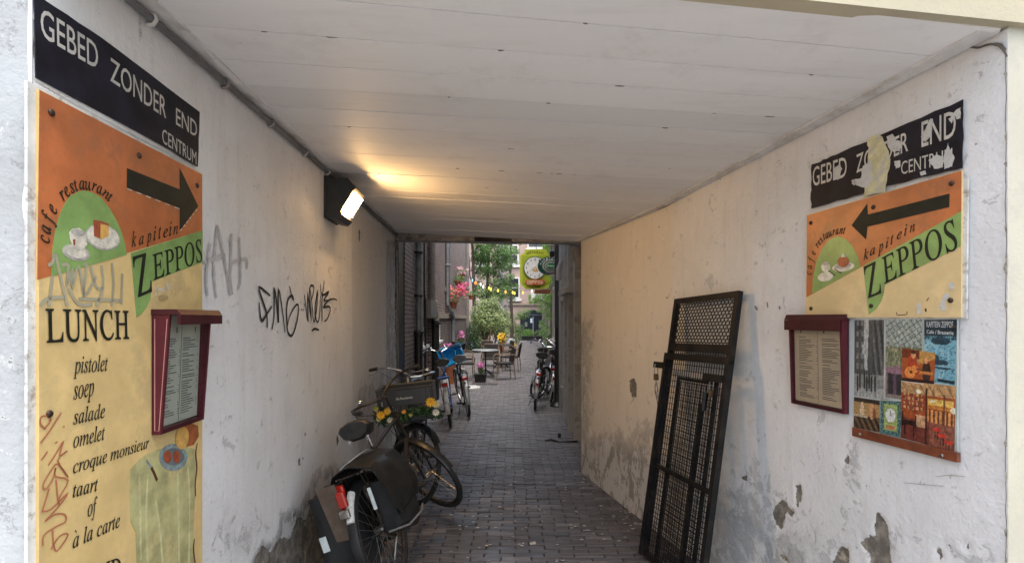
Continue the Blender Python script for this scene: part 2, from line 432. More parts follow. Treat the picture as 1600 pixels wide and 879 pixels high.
PL_L = plaster('left_wall_plaster', (.78, .78, .79), (.70, .695, .70), (.62, .60, .57))
PL_R = plaster('right_wall_plaster', (.74, .74, .76), (.65, .65, .665), (.70, .64, .55))
c8 = crop(1100, 650, 3.2)
peelsR = [c8([(375, 415), (400, 420), (415, 455), (450, 465), (438, 498), (405, 480), (385, 565), (365, 560), (340, 500), (352, 450)]),
          c8([(455, 338), (480, 340), (487, 385), (470, 458), (460, 450)]),
          c8([(190, 300), (205, 290), (208, 328), (188, 322)]),
          c8([(862, 465), (905, 520), (922, 590), (940, 780), (835, 780), (822, 680), (780, 635), (795, 610), (850, 600)]),
          c8([(685, 645), (722, 655), (715, 780), (640, 780), (655, 690)]), c8([(722, 660), (770, 648), (772, 655), (722, 668)]),
          c8([(378, 690), (400, 695), (425, 735), (395, 725)]), c8([(700, 200), (722, 195), (725, 225), (710, 248), (700, 225)]),
          c8([(1185, 640), (1222, 632), (1225, 655), (1205, 668)]), c8([(1160, 668), (1180, 664), (1195, 705), (1178, 712)]),
          c8([(1240, 690), (1258, 688), (1258, 712), (1242, 712)]), c8([(1075, 325), (1098, 325), (1095, 348), (1078, 345)]), c8([(1040, 345), (1055, 343), (1052, 368), (1040, 366)]),
          c8([(1300, 640), (1325, 625), (1322, 660), (1306, 662)]), c8([(800, 345), (818, 348), (815, 365), (803, 360)]),
          crop(982, 590, 1)([(2, 3), (8, 0), (12, 10), (11, 30), (5, 30), (1, 18)])]
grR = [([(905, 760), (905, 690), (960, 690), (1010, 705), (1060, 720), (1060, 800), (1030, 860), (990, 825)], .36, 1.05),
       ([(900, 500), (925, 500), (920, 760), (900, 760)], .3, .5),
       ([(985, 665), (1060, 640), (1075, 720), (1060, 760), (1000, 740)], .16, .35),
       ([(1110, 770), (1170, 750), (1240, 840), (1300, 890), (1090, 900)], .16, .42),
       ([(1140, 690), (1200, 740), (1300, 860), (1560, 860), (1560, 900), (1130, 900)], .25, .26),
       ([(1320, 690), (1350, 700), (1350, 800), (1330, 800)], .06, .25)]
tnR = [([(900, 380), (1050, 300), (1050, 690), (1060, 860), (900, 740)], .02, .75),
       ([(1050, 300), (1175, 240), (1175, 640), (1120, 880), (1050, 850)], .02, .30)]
c3L = crop(300, 600, 3.15)
peelsL = [[(392, 900), (402, 868), (412, 850), (425, 862), (440, 838), (455, 842), (468, 806), (480, 812), (492, 776), (515, 758), (540, 748), (575, 735), (600, 728), (600, 900)],
          c3L([(560, 240), (572, 235), (568, 262)]), c3L([(533, 365), (542, 362), (540, 405), (531, 395)]), c3L([(715, 255), (723, 250), (722, 305), (716, 305)]),
          c3L([(500, 655), (510, 625), (522, 630), (515, 655)]), c3L([(540, 795), (552, 800), (546, 835), (536, 830)]), c3L([(580, 700), (596, 705), (590, 750), (578, 745)]),
          c3L([(362, 800), (388, 815), (380, 890), (340, 900), (355, 840)]), c3L([(560, 830), (600, 850), (590, 900), (540, 900)]),
          crop(480, 240, 5.49)([(448, 640), (462, 650), (462, 750), (452, 755)])]
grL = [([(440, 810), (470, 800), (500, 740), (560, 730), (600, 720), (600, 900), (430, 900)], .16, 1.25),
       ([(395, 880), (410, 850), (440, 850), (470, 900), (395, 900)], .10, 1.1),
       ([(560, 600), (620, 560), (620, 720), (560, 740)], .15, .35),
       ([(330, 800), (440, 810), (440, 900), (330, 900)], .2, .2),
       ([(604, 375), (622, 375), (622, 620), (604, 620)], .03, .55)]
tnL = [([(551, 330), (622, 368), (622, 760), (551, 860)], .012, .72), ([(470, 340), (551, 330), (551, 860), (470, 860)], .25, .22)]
wl = thing('passage_wall', 'whitewashed left wall of the passage with black scribbled graffiti, dirty at the bottom', 'wall', (Xl(3), 3, 0))
us = list(np.arange(LW.uY(1.245), LW.uY(4.2), .022)) + list(np.arange(LW.uY(4.2), LW.uY(6.47), .035)) + [LW.uY(6.47)]
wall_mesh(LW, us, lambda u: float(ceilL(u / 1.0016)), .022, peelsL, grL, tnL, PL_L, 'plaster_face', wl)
wr = thing('passage_wall', 'whitewashed right wall of the passage, flaking grey patches low down and soot near its far end', 'wall', (Xr(3), 3, 0))
us = list(np.arange(RW.uY(1.686), RW.uY(3.1), .015)) + list(np.arange(RW.uY(3.1), RW.uY(5.33), .03)) + [RW.uY(5.33)]
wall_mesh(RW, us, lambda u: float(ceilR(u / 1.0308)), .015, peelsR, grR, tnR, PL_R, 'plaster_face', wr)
# rounded far end of the right wall
mb = MB(); a = RW.P(RW.uY(5.33), 0, -.004); pts = []
for i in range(9):
    t = R(90 * i / 8); pts.append(Vector((a.x + .07 * (1 - math.cos(t)) - .02 * math.sin(t), a.y + .10 * math.sin(t), 0)))
pts.append(pts[-1] + Vector((1.2, .0, 0)))
for i in range(len(pts) - 1):
    p, q = pts[i], pts[i + 1]; mb.add([(p.x, p.y, -.05), (q.x, q.y, -.05), (q.x, q.y, 2.40), (p.x, p.y, 2.40)], [(3, 2, 1, 0)])
mb.build('rounded_corner', mat('sooty_plaster', (.20, .18, .165), .8, var=.3, vs=6, bump=.4, bs=30), wr, smooth=True)
# rough unplastered edge of the left wall
EDGE = mat('crumbling_plaster_edge', (.20, .185, .165), .9, var=.45, vs=22, bump=.6, bs=40)
mb = MB()
for i in range(34):
    z = i * .077; wdt = .05 + rnd.random() * .05; d = .006 + rnd.random() * .012
    mb.cbox(LW.P(LW.uY(6.47) - wdt / 2 + .03, z + .035, d / 2), (d, wdt + .06, .062 + rnd.random() * .01), .003)
mb.build('broken_edge', EDGE, wl, kind=None)
# graffiti on the left wall
INK = mat('marker_ink', (.02, .02, .022), .5, var=.3)
g = thing('graffiti', 'black marker tag scrawled across the left wall left of the lamp glow', 'graffiti', LW.at(465, 480))
c6 = crop(380, 420, 4.885)
for p in ([(205, 203), (118, 138), (150, 250), (180, 350), (182, 450)], [(122, 255), (130, 360), (145, 395), (175, 350), (218, 285)],
          [(218, 462), (235, 360), (236, 140), (258, 300), (268, 410), (268, 150), (300, 330), (318, 485)],
          [(352, 130), (368, 200), (382, 240), (375, 205), (345, 225), (330, 300), (332, 400), (340, 480), (365, 510), (390, 470), (415, 370), (420, 275), (390, 290), (350, 370), (338, 430)],
          [(440, 308), (442, 316)], [(455, 308), (457, 316)],
          [(465, 195), (478, 290), (495, 398), (490, 180), (520, 395), (505, 150), (540, 140), (520, 240)], [(512, 160), (525, 280), (538, 408), (560, 300), (568, 165), (548, 300), (560, 400), (580, 370), (590, 200)],
          [(618, 92), (600, 250), (602, 400)], [(588, 115), (600, 200), (655, 172), (612, 240), (640, 235)], [(716, 238), (690, 228), (650, 240), (610, 290), (650, 285), (665, 310), (640, 380), (618, 400)],
          [(522, 472), (545, 456), (578, 466)]):
    stroke(LW, c6(smoothpts(p)), .017, MB_ := MB(), .0012, taper=True); MB_.build('marker_line', INK, g)
mb = MB(); stroke(LW, c6([(724, 108), (730, 180), (742, 318)]), .004, mb, .0012); mb.build('thin_marker_line', mat('faded_ink', (.12, .11, .10)), g)
g2 = thing('graffiti', 'faded grey paint tag beside the orange lunch panel on the left wall', 'graffiti', LW.at(350, 420))
FADE = mat('faded_grey_paint', (.47, .465, .47), .6, var=.2, vs=40)
for p in ([(318, 410), (330, 405), (345, 400), (352, 398)], [(328, 380), (322, 430), (324, 462)], [(340, 352), (334, 420), (338, 465)], [(340, 352), (350, 400), (360, 462)], [(362, 365), (360, 430), (363, 460)], [(374, 370), (376, 430), (372, 452)], [(362, 410), (385, 404), (385, 420)]):
    stroke(LW, smoothpts(p), .016, MB_ := MB(), .001); MB_.build('paint_line', FADE, g2)

# ------------------------------------------------------------------ ceiling of planks
CEIL = mat('ceiling_backing', (.05, .045, .04), .9)
m = bpy.data.materials.new('painted_board'); _n, _b = nodes(m); _v = objco(_n)
_oi = _n.nodes.new('ShaderNodeObjectInfo')
_c = mixc(_n, _oi.outputs['Random'], (.73, .725, .73), (.83, .825, .83))
_c = mixc(_n, mathn(_n, 'MULTIPLY', ramp(_n, noisen(_n, 1, 6, .7, objco(_n, (1.5, 9, 3))), .5, .75), .16), _c, (.42, .39, .36))
_c = mixc(_n, mathn(_n, 'MULTIPLY', ramp(_n, noisen(_n, 2.4, 7, .75, _v), .52, .7), .25), _c, (.46, .42, .38))
_c = mixc(_n, mathn(_n, 'MULTIPLY', ramp(_n, noisen(_n, 24, 5, .8, _v), .66, .74), .5), _c, (.16, .13, .11))
_n.links.new(_c, _b.inputs['Base Color']); _b.inputs['Roughness'].default_value = .6
bumpn(_n, _b, noisen(_n, 1, 5, .6, objco(_n, (5, 60, 20))), .3, .003); BOARD = m
ceil = MB(); Yl = [1.245, 3.6, 6.6]
for a, b_ in zip(Yl[:-1], Yl[1:]):
    q = [(Xl(a) - .05, a, ceilL(a) + .075), (Xr(YR(a)) + .05, YR(a), ceilR(YR(a)) + .075), (Xr(YR(b_)) + .05, YR(b_), ceilR(YR(b_)) + .075), (Xl(b_) - .05, b_, ceilL(b_) + .075)]
    ceil.hexa([Vector(p) for p in q] + [Vector(p) + Vector((0, 0, .03)) for p in q])
ceiling = structure(ceil.build('ceiling', CEIL))
edges = [1.26]
while edges[-1] < 6.4: edges.append(edges[-1] + .236 + rnd.uniform(-.004, .004))
edges[-1] = 6.46
for a, b_ in zip(edges[:-1], edges[1:]):
    a += .003; b_ -= .003; dz = rnd.uniform(-.0025, .0025); mb = MB(); rows = []
    N = 5
    cx = 0
    q0 = []; 
    for yy in (a, b_):
        for i in range(N + 1):
            t = i / N; X = Xl(yy) + .004 + (Xr(YR(yy)) - Xl(yy) - .008) * t; Y_ = yy + (YR(yy) - yy) * t; Z = ceilL(yy) * (1 - t) + ceilR(YR(yy)) * t + dz + .002 * math.sin(t * 9 + yy * 5)
            q0.append((X, Y_, Z))
    vs = q0 + [(x, y, z + .015) for x, y, z in q0]; M_ = N + 1; fs = []
    for i in range(N):
        fs += [(i, M_ + i, M_ + i + 1, i + 1), (i, i + 1, 2 * M_ + i + 1, 2 * M_ + i), (M_ + i, 3 * M_ + i, 3 * M_ + i + 1, M_ + i + 1)]
    mb.add(vs, fs); mb.build('plank', BOARD, ceiling, smooth=False)
# thin trim fillets a hand from each wall
TRIM = mat('painted_trim', (.66, .65, .645), .55, var=.1, dirt=(.50, .47, .44))
for side in (0, 1):
    mb = MB(); p = []
    for yy in np.linspace(1.27, 6.42, 12):
        if side == 0: p.append((Xl(yy) + .075 - .03 * (yy - 1.6) / 5, yy, ceilL(yy) - .003))
        else: y2 = YR(yy); p.append((Xr(y2) - .07 + .02 * (y2 - 1.7) / 4, y2, ceilR(y2) - .003))
    mb.tube(p, .006, 6); mb.build('trim', TRIM, ceiling)
for side in (0, 1):   # skirting board between trim and wall, slightly lower
    mb = MB()
    for a, b_ in zip(np.linspace(1.27, 6.4, 9)[:-1], np.linspace(1.27, 6.4, 9)[1:]):
        if side == 0: q = [(Xl(a) + .001, a, ceilL(a) - .006), (Xl(a) + .068 - .03 * (a - 1.6) / 5, a, ceilL(a) - .003), (Xl(b_) + .068 - .03 * (b_ - 1.6) / 5, b_, ceilL(b_) - .003), (Xl(b_) + .001, b_, ceilL(b_) - .006)]
        else:
            a2, b2 = YR(a), YR(b_); q = [(Xr(a2) - .062 + .02 * (a2 - 1.7) / 4, a2, ceilR(a2) - .003), (Xr(a2) - .001, a2, ceilR(a2) - .008), (Xr(b2) - .001, b2, ceilR(b2) - .008), (Xr(b2) - .062 + .02 * (b2 - 1.7) / 4, b2, ceilR(b2) - .003)]
        mb.hexa([Vector(v) for v in q] + [Vector(v) + Vector((0, 0, .012)) for v in q])
    mb.build('edge_board', TRIM, ceiling)
FLK = mat('flaked_paint_dark', (.17, .145, .125), .9, var=.4)  # dark paint flakes along the board seams
for i in range(24):
    e_ = rnd.choice(edges[1:12]) if i < 24 else rnd.uniform(1.4, 4.5); t_ = rnd.uniform(.08, .95); y_ = e_ + (YR(e_) - e_) * t_; x_ = Xl(e_) + (Xr(YR(e_)) - Xl(e_)) * t_; z_ = ceilL(e_) * (1 - t_) + ceilR(YR(e_)) * t_ - .0035
    l_ = rnd.uniform(.006, .028) if i < 17 else rnd.uniform(.004, .012); h_ = rnd.uniform(.0025, .007); sl = (YR(e_) - e_) / (Xr(YR(e_)) - Xl(e_))
    pts_ = [(x_ + l_ * math.cos(a) * rnd.uniform(.7, 1.1), y_ + l_ * math.cos(a) * sl + h_ * math.sin(a) * rnd.uniform(.4, 1.2)) for a in (6.28 * k / 9 for k in range(9))]
    MB().add([(a, b, z_) for a, b in pts_] + [(a, b, z_ + .002) for a, b in pts_], [tuple(range(8, -1, -1)), tuple(range(9, 18))] + [(k, (k + 1) % 9, 9 + (k + 1) % 9, 9 + k) for k in range(9)]).build('paint_chip', FLK, ceiling)
# beam across the far opening
BEAM = mat('beam_paint', (.34, .32, .30), .6, var=.2, dirt=(.15, .13, .12))
A = Vector((Xl(6.47) - .3, 6.50, 0)); B = Vector((Xr(5.38) + .25, 5.33, 0)); d = (B - A).normalized(); nrm = Vector((-d.y, d.x, 0))
beam = MB(); q = [A, B, B + nrm * .18, A + nrm * .18]; zb = (2.585, 2.39, 2.39, 2.585)
def zc(P): t = (P.x - A.x) / (B.x - A.x); return 2.597 + (2.388 - 2.597) * t
beam.hexa([Vector((p.x, p.y, zc(p))) for p in q] + [Vector((p.x, p.y, 2.75)) for p in q])
bm_ = structure(beam.build('beam', BEAM))
mb = MB(); t0 = .53
def onb(px): # point of beam line seen at px
    k = (px - 800) / F; t = (k * A.y - A.x) / ((B.x - A.x) - k * (B.y - A.y)); return A + (B - A) * t
p0, p1 = onb(742), onb(800)
q = [p0 - nrm * .012, p1 - nrm * .012, p1 + nrm * .15, p0 + nrm * .15]
mb.hexa([Vector((p.x, p.y, zc(p) - .008)) for p in q] + [Vector((p.x, p.y, zc(p) + .055)) for p in q]); mb.build('dark_plate', BLACK, bm_)

# ------------------------------------------------------------------ passage building shell
FAC_L = plaster('facade_plaster_left', (.42, .44, .46), (.36, .37, .38), (.5, .5, .5))
CREAM = mat('cream_masonry_paint', (.45, .40, .285), .6, var=.06, vs=4, bump=.3, bs=70)
CREAMW = mat('cream_white_paint', (.46, .435, .355), .55, var=.05, vs=3, bump=.25, bs=90, dirt=(.42, .395, .33), ds=8)
bd = thing('passage_building', 'pale rendered building that the passage runs through, cream beam over the entrance', 'building', (0, 2, 0))
fd = Vector((1, .154, 0)).normalized()
def facepiece(name, P0, L, z0, z1, m, thick=.3, fine=False, shift=0):
    nn = Vector((fd.y, -fd.x, 0)); P0 = Vector(P0) + nn * shift
    q = [P0, P0 + fd * L, P0 + fd * L - nn * thick, P0 - nn * thick]
    return MB().hexa([Vector((p.x, p.y, z0)) for p in q] + [Vector((p.x, p.y, z1)) for p in q]).build(name, m, bd)
PLc = Vector((Xl(1.245), 1.245, 0)); PRc = Vector((Xr(1.686), 1.686, 0))
# left pier: finely meshed so it can carry chips
mbp = MB(); us_ = np.linspace(0, .5, 26); vs_ = np.linspace(-.05, 2.9, 110)
for u_ in us_:
    for v_ in vs_:
        p = PLc - fd * u_; o_ = .006 * noise.noise(Vector((u_ * 9, v_ * 5, 3))) if u_ > .01 else -.004
        mbp.v.append((p.x + fd.y * o_, p.y - fd.x * o_, v_))
n1 = len(vs_)
mbp.f = [(i * n1 + j, i * n1 + j + 1, (i + 1) * n1 + j + 1, (i + 1) * n1 + j) for i in range(len(us_) - 1) for j in range(n1 - 1)]; mbp.m = [0] * len(mbp.f)
ob = mbp.build('pier_face', FAC_L, bd, smooth=True)
floatattr(ob.data, 'peel', [-.06 + (.052 if (.03 < u_ < .3 and (1.35 < v_ < 1.62)) else 0) for u_ in us_ for v_ in vs_]); floatattr(ob.data, 'grime', [.12] * len(mbp.v)); floatattr(ob.data, 'tone', [0] * len(mbp.v))
facepiece('facade_wall', PLc - fd * 7.5, 7.0, -.05, 9, CREAMW)
facepiece('pier_core', PLc - fd * .5, .495, -.05, 2.9, CREAMW, .3, shift=-.03)
facepiece('facade_wall', PLc - fd * .5, .5 + (PRc - PLc).length + .0, 2.9, 9, CREAM)
facepiece('facade_wall', PRc + fd * .006, 7.0, -.05, 9, CREAMW, shift=.0)
facepiece('lintel_fascia', PLc - fd * .0, (PRc - PLc).length + .2, 2.562, 2.95, CREAM, .06, shift=.012)
# side masses and the floors above
def block(name, q, z0, z1, m): return MB().hexa([Vector((x, y, z0)) for x, y in q] + [Vector((x, y, z1)) for x, y in q]).build(name, m, bd)
DARKB = mat('inner_masonry', (.2, .18, .16), .9)
block('upper_floors', [(-8, .6), (8, 3.1), (8, 5.2), (-8, 6.6)], 3.0, 9, DARKB)
block('side_mass', [(-8, .8), (-1.52, 1.55), (-1.78, 6.45), (-8, 6.45)], -.05, 3.0, DARKB)
block('side_mass', [(2.0, 2.2), (8, 3.1), (8, 5.38), (1.02, 5.38)], -.05, 3.0, DARKB)
# corner damage at the right pier: ragged dark fissure and paint edge
FISS = mat('fissure_dark', (.13, .115, .10), .95, var=.4)
mb = MB(); c2 = crop(850, 0, 2.133)
stroke(RW, c2(smoothpts([(1388, 172), (1420, 158), (1450, 160), (1480, 150), (1510, 150), (1530, 165), (1546, 190)])), .008, mb, .003, taper=True)
stroke(RW, c2([(1505, 148), (1525, 152), (1538, 170)]), .011, mb, .0034)
pts = [(1573 + rnd.uniform(-1.2, 1.2), 75 + i * 20) for i in range(42)]
stroke(RW, pts, .0022, mb, .0035)
mb.build('crack', FISS, wr)
CHP = mat('chipped_edge', (.30, .28, .25), .9, var=.5, vs=40)
for i in range(13):
    y = rnd.uniform(110, 870); L0 = rnd.uniform(4, 22); x0 = 1573.4 - rnd.uniform(0, 1.5)
    flat(RW, jag([(x0 - rnd.uniform(1, 4), y + L0 * .4), (x0 + .4, y), (1575.2, y + L0 * .2), (1575.2, y + L0), (x0 - .6, y + L0 * .9)], .5, 3, 200 + i), CHP, wr, 'chipped_corner', .0036)
mb = MB()

mb = MB()
for p in ([(180, 172), (190, 240), (198, 300)], [(262, 190), (300, 240), (340, 285), (372, 290), (385, 350), (392, 412)]): stroke(RW, c8(smoothpts(p)), .0028, mb, .0022, taper=True)
mb.build('plaster_ridge', mat('chalk_white', (.74, .74, .74)), wr)
mb = MB()
for p in ([(1000, 330), (1100, 340), (1200, 348)], [(1160, 300), (1230, 294), (1310, 300)], [(480, 215), (500, 240)], [(640, 235), (660, 262), (655, 280)], [(425, 455), (445, 470)], [(530, 530), (560, 590), (555, 640)]): stroke(RW, c8(smoothpts(p)), .0022, mb, .0022, taper=True)
mb.build('hairline_crack', mat('hairline', (.30, .28, .27)), wr)
mb = MB()   # left corner crack
stroke(LW, smoothpts([(57, 22), (53, 50), (50, 75), (52, 90)]), .004, mb, .003); mb.build('crack', FISS, wl)
mb = MB()
for k in range(5): stroke(RW, [(983 + k * .6, 595 + k), (990, 592), (992, 604), (991, 622), (985, 630)], .004, mb, .002)
stroke(RW, [(1180, 478), (1184, 484)], .012, mb, .002); stroke(RW, [(1199, 472), (1200, 480)], .008, mb, .002); stroke(RW, [(1218, 478), (1219, 483)], .01, mb, .002)
stroke(RW, [(1023, 610), (1027, 625), (1030, 645)], .012, mb, .002, taper=True)
mb.build('scuff_mark', mat('scuff', (.22, .18, .15), .8), wr)

# ------------------------------------------------------------------ signs on the walls
ORANGE = mat('orange_sign_paint', (.45, .135, .045), .36, var=.22, vs=5, bump=.12, bs=40, dirt=(.34, .12, .05), ds=7)
YELLOWP = mat('ochre_sign_paint', (.66, .48, .21), .38, var=.14, vs=5, bump=.12, bs=40, dirt=(.56, .42, .20), ds=6)
CREAMP = mat('cream_sign_paint', (.66, .50, .26), .34, var=.12, vs=5, bump=.12, bs=40, dirt=(.58, .45, .25), ds=6)
GREENP = mat('green_sign_paint', (.20, .33, .10), .36, var=.2, vs=8, bump=.12, bs=40)
SIGNBLK = mat('sign_lettering_black', (.014, .017, .013), .5, spec=.22, var=.3)
NAVY = mat('street_sign_black', (.010, .010, .018), .5, spec=.22, var=.5, vs=8, bump=.15, bs=30)
OFFW = mat('street_sign_lettering', (.52, .50, .46), .5, var=.15, vs=30)
BOARDE = mat('painted_board_edge', (.62, .62, .60), .6, dirt=(.3, .26, .22), ds=20)
CHINA = mat('painted_china', (.60, .57, .48), .4, var=.25, vs=40)
CHSH = mat('painted_china_shade', (.38, .36, .33), .4, var=.3, vs=50)
CAKE = mat('painted_cake', (.30, .07, .03), .4, var=.3, vs=40)
CAKE2 = mat('painted_cake_light', (.62, .36, .10), .4, var=.2, vs=40)
RIVET = mat('rusty_screw', (.05, .03, .02), .45, .5, var=.4)
PEELY = mat('flaked_yellow_patch', (.58, .53, .32), .8, var=.2, vs=20, dirt=(.45, .43, .38), ds=14, bump=.4)
PEELW = mat('flaked_white_patch', (.55, .54, .52), .8, var=.15, vs=20, dirt=(.38, .36, .33), ds=20, bump=.4)

# black street name boards
sg = thing('street_sign', 'black street name sign above the long orange and yellow lunch panel on the left wall', 'sign', LW.at(180, 120))
c1 = crop(0, 0, 2.0)
flat(LW, jag(c1([(101, -22), (310, 116), (621, 350), (615, 521), (500, 452), (108, 242)]), .5, 6, 3), NAVY, sg, 'board', .001, .003)
K = .0044
for s_, bl, br, tl in (('GEBED', (122, 112), (302, 218), (120, 20)), ('ZONDER', (340, 252), (515, 370), (340, 178)), ('END', (546, 388), (612, 430), (546, 336)), ('CENTRUM', (503, 445), (610, 515), (503, 400))):
    text(LW, s_, *c1([bl, br, tl]), OFFW, sg, K, fat=.004 if s_ != 'CENTRUM' else 0)
mb = MB()
for p in ([(104, 246), (300, 362), (500, 462), (612, 532)], [(100, 60), (112, 30), (140, 25)]): stroke(LW, c1(smoothpts(p)), .006, MB_ := MB(), .002); MB_.build('paint_splash', PEELW, sg)
sg2 = thing('street_sign', 'badly flaked black street name sign with a yellowish bare patch, on the right wall', 'sign', RW.at(1386, 240))
c7 = crop(1220, 100, 2.1973)
flat(RW, jag(c7([(108, 345), (200, 308), (628, 122), (626, 357), (370, 418), (106, 496)]), 1.2, 9, 5), NAVY, sg2, 'board', .001, .003)
for s_, bl, br, tl in (('GEBED', (112, 420), (229, 386), (112, 355)), ('ZONDER', (262, 374), (440, 298), (262, 312)), ('END', (486, 286), (604, 248), (486, 200)), ('CENTRUM', (416, 380), (592, 336), (416, 336))):
    text(RW, s_, *c7([bl, br, tl]), OFFW, sg2, K, fat=.004 if s_ != 'CENTRUM' else 0)
flat(RW, jag(c7([(300, 262), (330, 243), (352, 250), (374, 300), (376, 360), (362, 440), (286, 458), (300, 380), (302, 320)]), 2.0, 4, 7), PEELY, sg2, 'bare_patch', .0046)
for i, p in enumerate(([(285, 350), (312, 330), (318, 400), (296, 428), (262, 416), (245, 400), (278, 392)], [(366, 250), (386, 240), (400, 262), (420, 270), (412, 300), (384, 300), (372, 285)],
                       [(484, 250), (500, 225), (512, 192), (526, 190), (520, 240), (500, 268)], [(578, 190), (604, 160), (622, 150), (620, 188), (606, 190), (600, 176), (590, 205)],
                       [(510, 330), (540, 310), (560, 318), (560, 355), (530, 360)], [(562, 320), (578, 270), (586, 300), (600, 320), (592, 352), (566, 362)], [(392, 335), (412, 330), (414, 352), (398, 360)],
                       [(250, 395), (262, 402), (256, 416), (246, 410)], [(186, 360), (206, 345), (214, 360), (204, 395), (190, 398)], [(480, 372), (500, 366), (504, 378), (486, 384)])):
    flat(RW, jag(c7(p), 1.0, 4, 20 + i), PEELW, sg2, 'bare_patch', .0048)

def screws(pl, pts, parent, base):
    for p in pts:
        c = pl.at(*p, off=base, base=base); Mx = Vector((0, 0, 1)).rotation_difference(pl.n).to_matrix()
        MB().lathe([(.0095, 0), (.0095, .002), (.007, .005), (.003, .0062)], 12, c, Mx).build('screw', RIVET, parent, smooth=True)
B = .016
# the long lunch panel, left wall
lp = thing('menu_sign', 'tall orange and ochre lunch menu panel on the left wall with arrow pointing right', 'sign', LW.at(190, 500))
BL = lambda p: LW.uv(*p, B)
bu = [BL((61, 140)), BL((316, 272))]; u0, u1 = bu[0][0], bu[1][0]; zt0, zt1 = bu[0][1], bu[1][1]
slab(LW, [(u0 - .022, zt0 + .012), (u1 + .002, zt1 + .006), (u1 + .002, .50), (u0 - .022, .50)], .001, .008).build('backing_frame', BOARDE, lp)
slab(LW, [(u0, zt0), (u1, zt1), (u1, .52), (u0, .52)], .008, B).build('board', YELLOWP, lp)
c4 = crop(40, 240, 3.6633); cA = crop(40, 420, 3.14); cB = crop(40, 640, 3.677)
fl = lambda pts, m, name, o, **k: flat(LW, pts, m, lp, name, o, base=B, **k)
fl([(61.5, 140.5), (315.6, 272.5), (316, 360), (58, 437)], ORANGE, 'orange_field', B)
dome = [(147, 702), (148, 620), (152, 540), (165, 450), (185, 370), (215, 298), (250, 245), (300, 216), (335, 211), (380, 222), (430, 252), (480, 315), (520, 385), (548, 450), (568, 520), (577, 578)]
fl(c4(dome), GREENP, 'green_dome', B + .0008)
fl(c4([(600, 570), (1012, 438), (1011, 621), (722, 732), (718, 780), (712, 830), (690, 880), (660, 918), (633, 936)]), GREENP, 'green_band', B + .0008)
fl(c4([(577, 83), (880, 205), (880, 83), (985, 300), (880, 440), (880, 312), (577, 195)]), SIGNBLK, 'arrow', B + .0016)
mb = MB()
for a, b_ in (((578, 200), (878, 316)), ((884, 440), (980, 318))):
    for k in range(0, 11, 2): stroke(LW, c4([(a[0] + (b_[0] - a[0]) * k / 11, a[1] + (b_[1] - a[1]) * k / 11), (a[0] + (b_[0] - a[0]) * (k + 1) / 11, a[1] + (b_[1] - a[1]) * (k + 1) / 11)]), .0035, MB_ := MB(), B + .0014, base=B); MB_.build('arrow_dash', CHINA, lp)
L = B + .0024
tx = lambda s, bl, br, tl, cr, style='italic', fat=.006, H=None, m=SIGNBLK, o=L: text(LW, s, *cr([bl, br, tl]), m, lp, o, style, fat, H, base=B)
for ch, x, y, sz in (('k', 603, 535, 90), ('a', 645, 522, 48), ('p', 688, 508, 50), ('i', 728, 498, 78), ('t', 757, 489, 72), ('e', 784, 481, 48), ('i', 818, 472, 78), ('n', 842, 464, 48)):
    tx(ch, (x, y), (x + (27 if ch not in 'it' else 15), y - 7), (x, y - sz), c4)
tx('Z', (636, 822), (722, 786), (606, 590), c4, 'serif', .008)
tx('EPPOS', (728, 724), (1008, 612), (722, 574), c4, 'serif', .008)
arc_text(LW, 'cafe', c4([(130, 520), (140, 440), (158, 380), (185, 310)]), .055, SIGNBLK, lp, L, base=B, wfac=.75)
arc_text(LW, 'restaurant', c4([(215, 272), (262, 226), (320, 205), (380, 212), (430, 236), (482, 285)]), .050, SIGNBLK, lp, L, base=B, wfac=.85)
tx('LUNCH', (97, 360), (505, 340), (93, 190), cA, 'serif', .012)
tx('pistolet', (230, 512), (400, 498), (230, 425), cA)
tx('soep', (231, 640), (332, 618), (231, 575), cA)
tx('salade', (230, 762), (386, 727), (230, 684), cA)
tx('omelet', (230, 877), (385, 835), (230, 795), cA)
tx('croque monsieur', (268, 365), (706, 216), (268, 290), cB, H=.66)
tx('taart', (266, 503), (412, 462), (266, 430), cB, H=.6)
tx('of', (352, 612), (408, 592), (352, 510), cB)
tx('a la carte', (266, 795), (538, 668), (266, 700), cB)
mb = MB(); stroke(LW, cB([(280, 690), (288, 702)]), .003, mb, L, base=B); mb.build('lettering', SIGNBLK, lp)
tx('ND', (420, 985), (545, 935), (420, 885), cB, 'serif', .02)
# painted cup, cake, table
el = lambda cr, cx, cy, rx, ry, m, name, o, rot=0: fl(cr(ell(cx, cy, rx, ry, 18, rot=rot)), m, name, B + o)
el(c4, 285, 565, 80, 46, CHSH, 'painted_saucer', .0016, .25); el(c4, 283, 560, 68, 36, CHINA, 'painted_saucer', .0022, .25)
fl(c4([(242, 450), (262, 428), (300, 425), (330, 448), (340, 480), (345, 520), (325, 545), (290, 548), (262, 530), (248, 495)]), CHINA, 'painted_cup', B + .003)
el(c4, 292, 452, 42, 18, CHSH, 'painted_cup_rim', .0036, .2); fl(c4([(262, 490), (276, 490), (274, 525), (264, 520)]), CAKE, 'painted_mark', B + .0038)
el(c4, 437, 478, 102, 72, CHSH, 'painted_plate', .0016, .3); el(c4, 438, 476, 94, 64, CHINA, 'painted_plate', .0022, .3)
fl(c4([(383, 382), (420, 388), (468, 405), (470, 470), (425, 490), (385, 470)]), CAKE2, 'painted_cake', B + .003)
fl(c4([(380, 378), (420, 386), (418, 484), (384, 470)]), CAKE, 'painted_cake', B + .0038); fl(c4([(380, 378), (420, 384), (470, 402), (468, 412), (420, 398)]), CAKE, 'painted_cake', B + .0036)
CLOTH = mat('painted_tablecloth', (.40, .38, .18), .45, var=.3, vs=10, dirt=(.56, .45, .22), ds=6)
